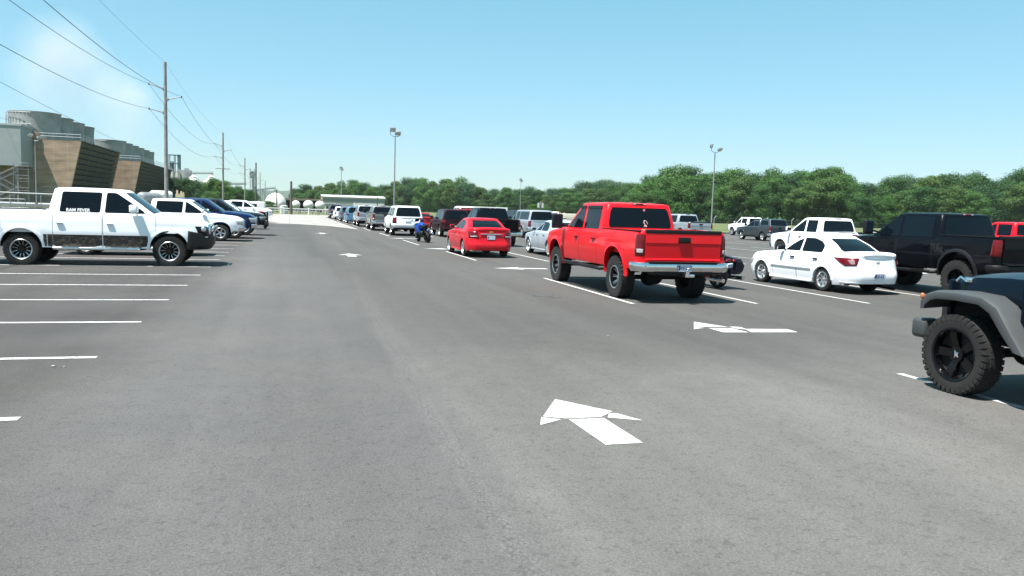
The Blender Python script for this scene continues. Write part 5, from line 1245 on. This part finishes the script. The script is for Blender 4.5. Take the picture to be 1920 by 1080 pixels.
# ================================================================== trees
LEAFM = []
def leafmat(name, a, b_):
    a = tuple(v*q for v, q in zip(a, (.62, .74, .74))); b_ = tuple(v*q for v, q in zip(b_, (.62, .74, .74)))
    m_ = bpy.data.materials.new(name); m_.use_nodes = True; n = m_.node_tree; b = n.nodes['Principled BSDF']; b.inputs['Roughness'].default_value = .6; b.inputs['Specular IOR Level'].default_value = .25
    g_ = n.nodes.new('ShaderNodeNewGeometry'); oi = n.nodes.new('ShaderNodeObjectInfo'); r = n.nodes.new('ShaderNodeMixRGB'); r.inputs[1].default_value = (*a, 1); r.inputs[2].default_value = (*b_, 1)
    ad = mth(n, 'ADD', mth(n, 'MULTIPLY', g_.outputs['Random Per Island'], .45), mth(n, 'MULTIPLY', oi.outputs['Random'], .55)); n.links.new(ad, r.inputs[0]); n.links.new(r.outputs[0], b.inputs['Base Color'])
    t = n.nodes.new('ShaderNodeBsdfTranslucent'); n.links.new(r.outputs[0], t.inputs[0]); ms = n.nodes.new('ShaderNodeMixShader'); ms.inputs[0].default_value = .28
    n.links.new(b.outputs[0], ms.inputs[1]); n.links.new(t.outputs[0], ms.inputs[2]); n.links.new(ms.outputs[0], n.nodes['Material Output'].inputs[0]); return m_
LF = [leafmat('leaves_deep', (.032, .088, .020), (.070, .150, .032)), leafmat('leaves_fresh', (.052, .125, .024), (.115, .215, .042)), leafmat('leaves_olive', (.060, .115, .026), (.120, .185, .040)), leafmat('leaves_blue', (.034, .092, .034), (.068, .142, .050))]
BARK = mat('bark', (.10, .08, .065), .9, noise=(4, .3))
def crown_mesh(seed, H, Rr, nl, m_, low=.08, sz=.5, ncl=30):
    rd = random.Random(seed); mb = MB(); cl = []
    for i in range(ncl):
        t = rd.random()**.8; z = H*(low+(.94-low)*t); k = (math.sin(min(1, (t*1.02+.13))*math.pi*.93))**.6; rad = Rr*k*rd.uniform(.35, .95); a = rd.uniform(0, 6.283)
        cl.append((Vector((rad*math.cos(a)*1.05, rad*math.sin(a)*.95, z+rd.uniform(-.4, .9))), Rr*rd.choice((.14, .2, .26, .32, .4))))
    tot = sum(c_[1]**2 for c_ in cl)
    for c_, r in cl:
        for i in range(int(nl*r*r/tot)):
            d = Vector((rd.gauss(0, 1), rd.gauss(0, 1), rd.gauss(0, 1)+.25)).normalized(); p = c_+Vector((d.x*r, d.y*r, d.z*r*.8))*rd.choice((rd.uniform(.75, 1.05), rd.uniform(.5, 1.32)))
            if p.z < .1: continue
            nrm = (d+Vector((rd.uniform(-.8, .8), rd.uniform(-.8, .8), rd.uniform(-.4, .9)))).normalized(); u = nrm.orthogonal().normalized(); v = nrm.cross(u); a = rd.uniform(0, 6.28); u, v = u*math.cos(a)+v*math.sin(a), v*math.cos(a)-u*math.sin(a)
            s_ = sz*rd.uniform(.5, 1.15); mb.add([p-u*s_*.5, p-v*s_*.32+u*s_*.05, p+u*s_*.55, p+v*s_*.34], [(0, 1, 2, 3)])
    me = bpy.data.meshes.new('crown'); me.from_pydata(mb.v, [], mb.f); me.materials.append(m_); return me, cl
def trunk_mesh(seed, H, cl):
    rd = random.Random(seed); mb = MB(); mb.tube([(0, 0, -.2), (.1, 0, H*.25), (-.1, .1, H*.5), (0, 0, H*.8)], [H*.024, H*.018, H*.012, H*.004], 8)
    for c_, r in rd.sample(cl, 9): b0 = Vector((0, 0, H*rd.uniform(.18, .5))); mb.tube([b0, b0.lerp(c_, .5)+Vector((0, 0, .4)), c_], [H*.008, H*.006, H*.002], 5)
    return mb.mesh('trunk', BARK)
protos = []
for i, (H, Rr, low, mi) in enumerate(((15, 6.2, .04, 0), (15, 5.6, .05, 1), (15, 6.6, .03, 3), (15, 5.0, .06, 2), (15, 4.4, .08, 0), (15, 6.0, .04, 1))):
    cm, cl = crown_mesh(20+i, H, Rr, 14000, LF[mi], low, .46, 70 if i != 4 else 44); protos.append((cm, trunk_mesh(i, H, cl)))
def tree(p, H, k, label, group, wid=1.0, rz=None):
    cm, tm = protos[k % len(protos)]; s_ = H/15
    r_ = empty('tree', (p.x, p.y, 0), random.uniform(0, 6.28) if rz is None else rz, label, 'tree', group); r_.scale = (s_*wid, s_*wid, s_)
    c_ = bpy.data.objects.new('crown', cm); COL.objects.link(c_); c_.parent = r_; t_ = bpy.data.objects.new('trunk', tm); COL.objects.link(t_); t_.parent = r_
sky_r = [(1200, 348), (1222, 336), (1243, 322), (1266, 318), (1290, 320), (1312, 330), (1330, 334), (1350, 328), (1378, 322), (1400, 336), (1420, 330), (1444, 323), (1466, 331), (1484, 331), (1503, 325), (1522, 329), (1545, 322), (1564, 319), (1582, 332), (1606, 354), (1628, 348), (1652, 346), (1674, 340), (1694, 334), (1716, 342), (1738, 334), (1760, 332), (1780, 334), (1800, 343), (1820, 338), (1838, 332), (1862, 352), (1885, 344), (1905, 332), (1930, 325), (1955, 322), (1980, 330)]
sky_l = [(556, 356), (574, 349), (596, 350), (618, 345), (640, 343), (663, 340), (684, 345), (702, 352), (722, 350), (742, 342), (764, 338), (788, 337), (812, 342), (836, 338), (860, 337), (882, 346), (904, 354), (927, 357), (950, 354), (972, 357), (994, 353), (1014, 358), (1035, 356), (1056, 355), (1076, 357), (1096, 344), (1118, 345), (1138, 342), (1160, 346), (1182, 346), (1198, 350)]
def zone(x):
    for a, t in ((640, 'behind the beige warehouse'), (740, 'between the beige warehouse and the tall middle light pole'), (890, 'above the white and maroon SUVs'), (1090, 'above the black pickup and long silver SUV'), (1200, 'left of the lifted red pickup cab'), (1335, 'above the lifted red pickup'), (1450, 'right of the yellow-based light pole'), (1600, 'above the white extended pickup'), (1760, 'above the left part of the black lifted pickup'), (2100, 'near the right edge of the view')):
        if x < a: return t
kinds = ['dark green tree', 'fresh green tree', 'bluish green tree', 'olive green tree', 'narrow dark green tree', 'broad light green tree']
random.seed(11); 
for lst, D, lab in ((sky_r, 290, 'wood'), (sky_l, 450, 'far wood')):
    for i, (x, y) in enumerate(lst):
        for layer in range(2 if D < 300 else 3):
            Dd = D*(1+layer*.0)+random.uniform(-12, 12)-(layer*22); xx = x+(0 if layer == 0 else random.uniform(6, 14)); yy = y if layer == 0 else y+random.uniform(14, 30)*(290/D)**.5*(1 if layer == 1 else .5)
            p = atd(xx, yy, Dd); H = max(5, p.z/.985); k = random.choice((0, 1, 2, 3, 5, 1, 0) if layer == 0 else (0, 1, 3, 5, 1, 2, 3))
            row = ('tall back-row' if layer == 0 else 'lower front-row') if D < 300 else ('far back-row', 'far front-row', 'far middle-row')[layer]
            tree(p, H, k, f'{row} {kinds[k]} {zone(x)}', f'{row} {kinds[k]}s {zone(x)}', wid=random.uniform(.9, 1.35)*(1.0 if H > 11 else 11/H*.95))
for i, (x, y, D) in enumerate(((326, 336, 235), (345, 338, 240), (363, 340, 245), (382, 345, 235), (400, 338, 225), (418, 342, 222), (434, 353, 260), (450, 352, 262), (462, 358, 275), (500, 378, 200), (474, 362, 285), (1008, 385, 165))):
    p = atd(x, y, D); H = p.z/.97
    tree(p, H, [2, 0, 2, 0, 1, 1, 1, 5, 0, 1, 0, 1][i], ['bushy tree just right of the near transmission pole', 'dark tree below the left conical bin', 'dark rounded tree between the two bins', 'tree below the right conical bin', 'bright leafy tree left of the second transmission pole', 'bright leafy tree touching the second transmission pole', 'low tree right of the second transmission pole', 'low rounded tree below the level conveyor', 'dark low tree by the third transmission pole', 'small shrub left of the white dome', 'dark low tree at the foot of the lattice tower', 'shrub near the transformer pole'][i], None, wid=max(1, 8.5/H))
# undergrowth that closes the foot of the wood
ug = MB(); rd = random.Random(3)
for (xa, xb, D, n_) in ((1180, 1990, 272, 9000), (545, 1200, 432, 7000)):
    for i in range(n_):
        x = rd.uniform(xa, xb); p = atd(x, 400, D+rd.uniform(-8, 30)); h_ = (math.sin(x*.07)+1.6+math.sin(x*.19))*1.0+1.2; z = rd.uniform(0, 1)*h_; s_ = rd.uniform(.6, 1.1); nrm = Vector((rd.uniform(-1, 1), rd.uniform(-1, .3), rd.uniform(-.2, 1))).normalized(); u = nrm.orthogonal().normalized(); v = nrm.cross(u)
        q = Vector((p.x, p.y, z)); ug.add([q-u*s_*.6, q-v*s_*.4, q+u*s_*.6, q+v*s_*.4], [(0, 1, 2, 3)])
me = bpy.data.meshes.new('undergrowth'); me.from_pydata(ug.v, [], ug.f); me.materials.append(LF[0]); o = bpy.data.objects.new('undergrowth', me); COL.objects.link(o); tag(o, 'dense undergrowth along the foot of the woods', 'undergrowth', kind='stuff')
# wooded hill
hm = mat('wooded_hill', (.045, .08, .05), .95, noise=(.02, .3)); hb = MB(); N_ = 60; rows = []
for j in range(9):
    row = []
    for i in range(N_+1):
        x = -500+i*1100/N_; prof = 50*math.exp(-((x-0)/330)**2)*(1+.04*math.sin(x*.05)+.03*math.sin(x*.13)); t = j/8
        row.append(Vector((x+ (0 if j else 0), 2400+t*700, prof*math.sin(min(1, t*1.6)*math.pi/2)+rd.uniform(-1, 1)*1.6-.5)))
    rows.append(row)
hb.loft(rows, False, False); tag(hb.build('hill', hm, None, 180), kind='structure')
# ================================================================== open-top style off-roader at right edge (faces +Y)
P_J = paint('dark_navy', (.002, .005, .011), .1, .0); FL = mat('grey_plastic', (.05, .055, .058), .5, bump=(90, .3, .002)); SOFT = mat('soft_top', (.015, .015, .016), .9)
jb = G(1795, 737)
jr = empty('off_roader', (jb.x+.80, jb.y-2.45, 0), N, 'dark off-road vehicle with broad grey fender flare and star-capped black wheel, cut by right edge', 'off-roader')
for x in (0, 2.45):
    for y in (.79, -.79): add_wheel(jr, x, y, .415, .25, 'jeep', .272, 0)
mb = MB()      # tub
pf = [(-.62, .70), (-.62, 1.22), (-.6, 1.25), (1.75, 1.25), (1.78, 1.22), (1.78, .62), (.7, .60)]
mb.loft([[Vector((x, y, z)) for x, z in [(-.62, .66), (-.62, 1.20), (-.58, 1.25), (1.78, 1.25), (1.82, 1.2), (1.82, .62)]] for y in (-.76, -.74, .74, .76)], True, True); mb.build('body', P_J, jr, 30)
hd = MB(); rows = []
for x, w_, z in ((1.80, .70, 1.24), (2.1, .66, 1.235), (2.5, .62, 1.21), (2.75, .58, 1.17), (2.84, .56, 1.12)):
    rows.append([Vector((x, s_*w_*a, z+dz)) for s_, a, dz in ((-1, 1, -.25), (-1, 1, -.03), (-1, .96, .01), (-1, .6, .055), (-1, .2, .07), (1, .2, .07), (1, .6, .055), (1, .96, .01), (1, 1, -.03), (1, 1, -.25))])
hd.loft(rows, True, True); hd.build('hood', P_J, jr, 40)
sd = MB(); sd.loft([[Vector((x, y, z)) for x, z in ((1.82, .66), (1.82, 1.0), (2.82, .92), (2.82, .72))] for y in (-.56, .56)], True, True); sd.build('engine_bay', DARK, jr, 0)
gr = MB(); gr.rbox((2.86, 0, .93), (.07, 1.22, .48), .03); go = gr.build('grille', P_J, jr)
gs = MB()
for i in range(7): gs.rbox((2.90, -.33+.11*i, .95), (.01, .055, .34), .004)
gs.build('grille_slot', DARK, go)
for s_ in (1, -1):
    l_ = MB(); l_.lathe([(.001, .02), (.09, .0), (.095, -.03)], 20, c=(2.915, s_*.47, .97), axis='X'); l_.build('headlight', CLEARLENS, jr)
    lt = MB(); lt.rbox((2.62, s_*.60, 1.185), (.11, .03, .055), .01); lt.tube([(2.62, s_*.615, 1.16), (2.70, s_*.63, 1.21), (2.76, s_*.62, 1.16)], .014, 6); lt.build('hood_latch', CHROME, jr)
for x0 in (2.45, 0):
    for s_ in (1, -1):
        prof = [(-.86, .60), (-.70, .79), (-.52, 1.02), (-.34, 1.10), (0, 1.115), (.26, 1.10), (.38, 1.06), (.455, .98), (.45, .90)] if x0 > 1 else [(-.62, .75), (-.54, .98), (-.36, 1.08), (0, 1.10), (.36, 1.08), (.56, .95), (.74, .62)]
        inn = [(-.74, .60), (-.58, .77), (-.44, .94), (-.30, 1.01), (0, 1.02), (.24, 1.01), (.32, .985), (.39, .93), (.40, .885)] if x0 > 1 else [(-.55, .75), (-.47, .93), (-.32, 1.0), (0, 1.01), (.32, 1.0), (.48, .90), (.64, .62)]
        mb = MB(); rows = []
        for (a, z), (a2, z2) in zip(prof, inn):
            rows.append([Vector((x0+a, s_*.60, z)), Vector((x0+a, s_*.90, z+.0)), Vector((x0+a*.99, s_*.945, z-.02)), Vector((x0+(a+a2)/2, s_*.955, (z+z2)/2-.005)), Vector((x0+a2, s_*.945, z2)), Vector((x0+a2, s_*.90, z2+.01)), Vector((x0+a2, s_*.60, z2+.02))])
        rows = [[v-Vector((0, 0, .035)) for v in r] for r in rows]; mb.loft(rows, True, True); fo = mb.build('fender_flare', FL, jr, 32)
        if x0 > 1: t = MB(); t.ell((x0+.43, s_*.945, .985), (.026, .018, .034)); t.build('marker_lamp', AMBER, fo)
        ln = MB(); ln.box((x0, s_*.52, .85), (1.1, .06, .5)); ln.build('wheel_liner', DARK, jr)
bp_ = MB(); bp_.rbox((3.0, 0, .62), (.16, 1.5, .20), .04, 3)
for s_ in (1, -1): bp_.rbox((2.96, s_*.80, .625), (.20, .22, .22), .05, 3); bp_.rbox((2.85, s_*.42, .6), (.3, .1, .1), .01)
bp_.build('front_bumper', FL, jr)
for s_ in (1, -1):
    rk = MB(); rk.tube([(.66, s_*.74, .545), (.75, s_*.84, .53), (1.62, s_*.84, .53), (1.74, s_*.74, .56)], .055, 10); rk.build('rock_rail', FL, jr)
    d = MB(); d.rbox((1.14, s_*.775, .94), (.98, .04, .56), .03); do = d.build('door', P_J, jr); hh = MB(); hh.rbox((.82, s_*.81, 1.1), (.16, .04, .04), .012); hh.build('handle', TRIM, do)
    t_ = text_mesh('side_decal', 'SAHARA', .10, WHITEDECAL, jr, (1.72, s_*.765, 1.02), (R(90), 0, R(180) if s_ > 0 else 0), .001) if False else None
    dq = MB(); 
    for z_, w_ in ((1.02, .12), (.985, .07), (.95, .10)): dq.rbox((1.66, s_*.763, z_), (w_, .008, .016), .003)
    dq.build('side_decal', WHITEDECAL, jr)
tp = MB(); tp.loft([[Vector((x, y, z)) for y, z in ((-w_, 1.25), (-w_*.9, 1.80), (w_*.9, 1.80), (w_, 1.25))] for x, w_ in ((-.6, .72), (-.55, .72), (1.3, .72))], True, True); tp.build('soft_top', SOFT, jr, 30)
wf = MB(); wf.loft([[Vector((x, y, z)) for x, z in ((1.66, 1.25), (1.72, 1.25), (1.38, 1.80), (1.30, 1.80))] for y in (-.72, .72)], True, True); wf.build('windshield', GLASS2, jr, 0)
ax = MB(); ax.cyl((2.45, -.75, .42), (2.45, .75, .42), .05); ax.cyl((0, -.75, .42), (0, .75, .42), .05); ax.ell((2.45, -.1, .42), (.15, .15, .15))
for s_ in (1, -1): ax.tube([(2.45, s_*.45, .45), (1.5, s_*.35, .55)], .035); ax.cyl((2.38, s_*.55, .45), (2.3, s_*.5, 1.0), .03)
ax.box((1.2, 0, .56), (3.4, .7, .1)); ax.build('suspension', DARK, jr)

# ================================================================== motorcycles
def moto_wheel(root, x, r, w_, m2=None):
    h_ = MB(); h_.cyl((x, -w_*.5, r), (x, w_*.5, r), .06, n=12)
    for i in range(7): a = 2*math.pi*i/7; h_.box((x+math.cos(a)*r*.4, 0, r+math.sin(a)*r*.4), (r*.72, .02, .035), M=Matrix.Rotation(-a, 3, 'Y'))
    h_.lathe([(r*.72, -w_*.3), (r*.75, -w_*.4), (r*.75, w_*.4), (r*.72, w_*.3), (r*.70, 0), (r*.72, -w_*.3)], 32, c=(x, 0, r), axis='Y'); o = h_.build('wheel', m2 or SATIN, root)
    t = MB(); t.lathe([(r*.74, -w_*.4), (r*.84, -w_*.52), (r*.95, -w_*.4), (r, 0), (r*.95, w_*.4), (r*.84, w_*.52), (r*.74, w_*.4)], 36, c=(x, 0, r), axis='Y'); t.build('tyre', RUBBER, o)
# black touring cruiser beside the red truck
q = G(1352, 541)
mr = empty('motorcycle', (q.x, q.y+.15, 0), R(96), 'black touring motorcycle with hard saddlebags half hidden by the lifted red pickup', 'motorcycle'); lean = R(-6); mr.rotation_euler = (lean, 0, R(97))
moto_wheel(mr, 0, .32, .17); moto_wheel(mr, 1.62, .32, .13)
PB = paint('bike_black', (.008, .009, .014), 0, .01)
mb = MB()
for s_ in (1, -1): mb.loft([[Vector((x, s_*y, z)) for y, z in ((.17, z0), (.21, z1-.06), (.23, z1), (.38, z1-.02), (.42, z1-.10), (.38, z0+.03), (.34, z0))] for x, z0, z1 in ((-.52, .42, .66), (-.46, .36, .74), (.0, .36, .80), (.30, .40, .80), (.36, .5, .74))], True, True)
mb.build('saddlebag', PB, mr, 35)
mb = MB(); rows = []
for i in range(12):
    a = R(-10+i*16); rows.append([Vector((.36*-math.cos(a)*1.1, y, .32+.40*math.sin(a)+dz)) for y, dz in ((-.12, -.03), (-.10, .01), (0, .03), (.10, .01), (.12, -.03))])
mb.loft(rows, False, False); mb.build('rear_fender', PB, mr, 50)
mb = MB(); mb.rbox((-.47, 0, .60), (.05, .19, .11), .008, 1, M=Matrix.Rotation(R(-18), 3, 'Y')); mb.build('license_plate', PLATE, mr)
for y in (0, .16, -.16): mb = MB(); mb.ell((-.45 if y else -.44, y, .70 if y else .73), (.05, .05, .04) if y else (.05, .09, .035)); mb.build('tail_lamp', REDLENS, mr)
mb = MB(); mb.tube([(-.2, -.02, .74), (.1, 0, .78), (.42, 0, .74), (.62, 0, .84)], [.05, .13, .14, .08], 12); mb.rbox((.12, 0, .80), (.6, .3, .09), .04); mb.build('seat', TRIM, mr)
mb = MB(); mb.ell((.86, 0, .86), (.30, .17, .15), 18, 12); mb.build('fuel_tank', PB, mr)
mb = MB(); mb.ell((.75, 0, .5), (.28, .2, .25), 14, 9); mb.cyl((.72, 0, .5), (.62, 0, .78), .1); mb.cyl((.82, 0, .5), (.95, 0, .76), .1); mb.box((.8, 0, .3), (.7, .2, .1)); mb.build('engine', STEEL, mr)
for s_ in (1, -1): mb = MB(); mb.tube([(.8, s_*.2, .34), (.2, s_*.27, .27), (-.62, s_*.30, .27)], [.03, .045, .05], 12); mb.build('exhaust_pipe', CHROME, mr)
mb = MB(); mb.cyl((1.62, .12, .32), (1.28, .12, .98), .03); mb.cyl((1.62, -.12, .32), (1.28, -.12, .98), .03); mb.build('fork', CHROME, mr)
mb = MB(); mb.tube([(1.0, .46, 1.06), (1.2, .30, 1.10), (1.28, 0, 1.02), (1.2, -.30, 1.10), (1.0, -.46, 1.06)], .016, 8); mb.build('handlebar', CHROME, mr)
mb = MB(); mb.ell((1.36, 0, 1.05), (.17, .36, .2), 18, 10); mb.build('fairing', PB, mr); mb = MB(); mb.loft([[Vector((x, y, z)) for y in (-.28, -.14, 0, .14, .28)] for x, z in ((1.36, 1.2), (1.24, 1.42))], False, False); mb.build('windscreen', GLASS2, mr)
for s_ in (1, -1): mb = MB(); mb.ell((1.1, s_*.44, 1.22), (.02, .07, .05)); mb.cyl((1.1, s_*.40, 1.08), (1.1, s_*.44, 1.2), .008, n=5); mb.build('side_mirror', CHROME, mr)
# blue sport bike
q = G(803, 455.5); q2 = G(784, 450)
mr = empty('motorcycle', (q.x+.02, q.y+.25, 0), R(90), 'blue sport motorcycle parked between the red sedan and the white full-size SUV', 'motorcycle'); mr.rotation_euler = (R(-9), 0, R(101))
PBL = paint('bike_blue', (.01, .05, .27), .2, .0)
moto_wheel(mr, 0, .315, .20); moto_wheel(mr, 1.4, .305, .13)
mb = MB(); mb.loft([[Vector((x, y, z)) for y, z in ((-.04, z0), (-w_, (z0+z1)/2), (-w_*.5, z1), (w_*.5, z1), (w_, (z0+z1)/2), (.04, z0))] for x, z0, z1, w_ in ((-.38, .92, .99, .07), (-.1, .80, .98, .14), (.25, .72, .86, .17), (.4, .7, .84, .16))], True, True); mb.build('tail_cowl', TRIM, mr)
mb = MB(); mb.rbox((.2, 0, .87), (.5, .26, .07), .03); mb.build('seat', TRIM, mr)
mb = MB(); mb.ell((.66, 0, .90), (.3, .18, .16), 18, 12); mb.build('fuel_tank', PBL, mr)
mb = MB(); mb.loft([[Vector((x, y, z)) for y, z in ((-.08, z0), (-w_, z0+.08), (-w_, (z0+z1)/2+.1), (-w_*.6, z1), (w_*.6, z1), (w_, (z0+z1)/2+.1), (w_, z0+.08), (.08, z0))] for x, z0, z1, w_ in ((.55, .36, .5, .13), (.7, .42, .78, .17), (1.0, .5, .92, .21), (1.25, .62, 1.0, .19), (1.48, .75, .95, .08))], True, True); mb.build('fairing', PBL, mr)
mb = MB(); mb.loft([[Vector((x, y, z)) for y in (-.13, -.07, 0, .07, .13)] for x, z in ((1.3, 1.08), (1.08, 1.25))], False, False); mb.build('windscreen', GLASS2, mr)
mb = MB(); mb.ell((.62, 0, .45), (.26, .2, .2)); mb.box((.25, 0, .45), (.6, .1, .08)); mb.tube([(.5, .1, .4), (.1, .11, .33), (0, .1, .32)], .03); mb.build('engine', TRIM, mr)
mb = MB(); mb.tube([(.6, -.15, .3), (.2, -.2, .34), (-.28, -.22, .48)], [.03, .05, .055], 12); mb.build('exhaust_pipe', ALLOY, mr)
mb = MB(); mb.cyl((1.4, .1, .31), (1.12, .1, .95), .028); mb.cyl((1.4, -.1, .31), (1.12, -.1, .95), .028); mb.build('fork', STEEL, mr)
mb = MB(); mb.tube([(.95, .34, .92), (1.1, .1, .96), (1.1, -.1, .96), (.95, -.34, .92)], .016); mb.build('handlebar', TRIM, mr)
mb = MB(); mb.ell((-.36, 0, .95), (.05, .07, .025)); mb.build('tail_lamp', REDLENS, mr); mb = MB(); mb.rbox((-.34, 0, .68), (.02, .17, .11), .004, M=Matrix.Rotation(R(-20), 3, 'Y')); mb.build('license_plate', PLATE, mr)
for s_ in (1, -1): mb = MB(); mb.ell((1.2, s_*.3, 1.16), (.03, .07, .035)); mb.cyl((1.25, s_*.15, 1.04), (1.2, s_*.28, 1.15), .01, n=5); mb.build('side_mirror', PBL, mr)
# ================================================================== steam over the cooling towers
def steam(loc, dims, dens, label, seed):
    mb = MB(); mb.ell((0, 0, 0), dims, 24, 16); o = mb.build('steam_plume', None); o.location = loc; tag(o, label, 'steam', kind='stuff')
    m_ = bpy.data.materials.new('steam'); m_.use_nodes = True; n = m_.node_tree; n.nodes.remove(n.nodes['Principled BSDF']); v = n.nodes.new('ShaderNodeVolumePrincipled'); v.inputs['Color'].default_value = (1, .985, .985, 1)
    tc = n.nodes.new('ShaderNodeTexCoord'); ns = n.nodes.new('ShaderNodeTexNoise'); ns.inputs['Scale'].default_value = .10; ns.inputs['Detail'].default_value = 3; mp = n.nodes.new('ShaderNodeMapping'); mp.inputs['Location'].default_value = (seed, 0, 0)
    n.links.new(tc.outputs['Object'], mp.inputs[0]); n.links.new(mp.outputs[0], ns.inputs['Vector'])
    ln_ = n.nodes.new('ShaderNodeVectorMath'); ln_.operation = 'LENGTH'; dv = n.nodes.new('ShaderNodeVectorMath'); dv.operation = 'DIVIDE'; dv.inputs[1].default_value = dims; n.links.new(tc.outputs['Object'], dv.inputs[0]); n.links.new(dv.outputs[0], ln_.inputs[0])
    fall = n.nodes.new('ShaderNodeMapRange'); fall.inputs[1].default_value = 1; fall.inputs[2].default_value = .1; fall.inputs[3].default_value = 0; fall.inputs[4].default_value = 1; n.links.new(ln_.outputs['Value'], fall.inputs[0])
    nr = n.nodes.new('ShaderNodeMapRange'); nr.inputs[1].default_value = .35; nr.inputs[2].default_value = .7; n.links.new(ns.outputs[0], nr.inputs[0])
    n.links.new(mth(n, 'MULTIPLY', mth(n, 'MULTIPLY', fall.outputs[0], nr.outputs[0]), dens*2.3), v.inputs['Density']); n.links.new(v.outputs[0], n.nodes['Material Output'].inputs['Volume'])
    o.data.materials.clear(); o.data.materials.append(m_)
steam((-46, 190, 29), (11, 18, 12.5), .035, 'faint pinkish white steam rising from the nearer cooling tower', 3)
steam((-43, 238, 27), (9, 26, 12), .020, 'thin veil of steam above the farther cooling tower', 9)

# ================================================================== haze
hz_ = MB(); hz_.box((0, 3500, 39), (12400, 11400, 82)); o = hz_.build('haze', None, None, 0); tag(o, 'thin pale summer haze over the lot and woods', 'haze', kind='stuff')
m_ = bpy.data.materials.new('haze'); m_.use_nodes = True; n = m_.node_tree; n.nodes.remove(n.nodes['Principled BSDF']); v = n.nodes.new('ShaderNodeVolumePrincipled'); v.inputs['Color'].default_value = (.86, .95, 1, 1); v.inputs['Density'].default_value = .00006; n.links.new(v.outputs[0], n.nodes['Material Output'].inputs['Volume'])
o.data.materials.clear(); o.data.materials.append(m_)
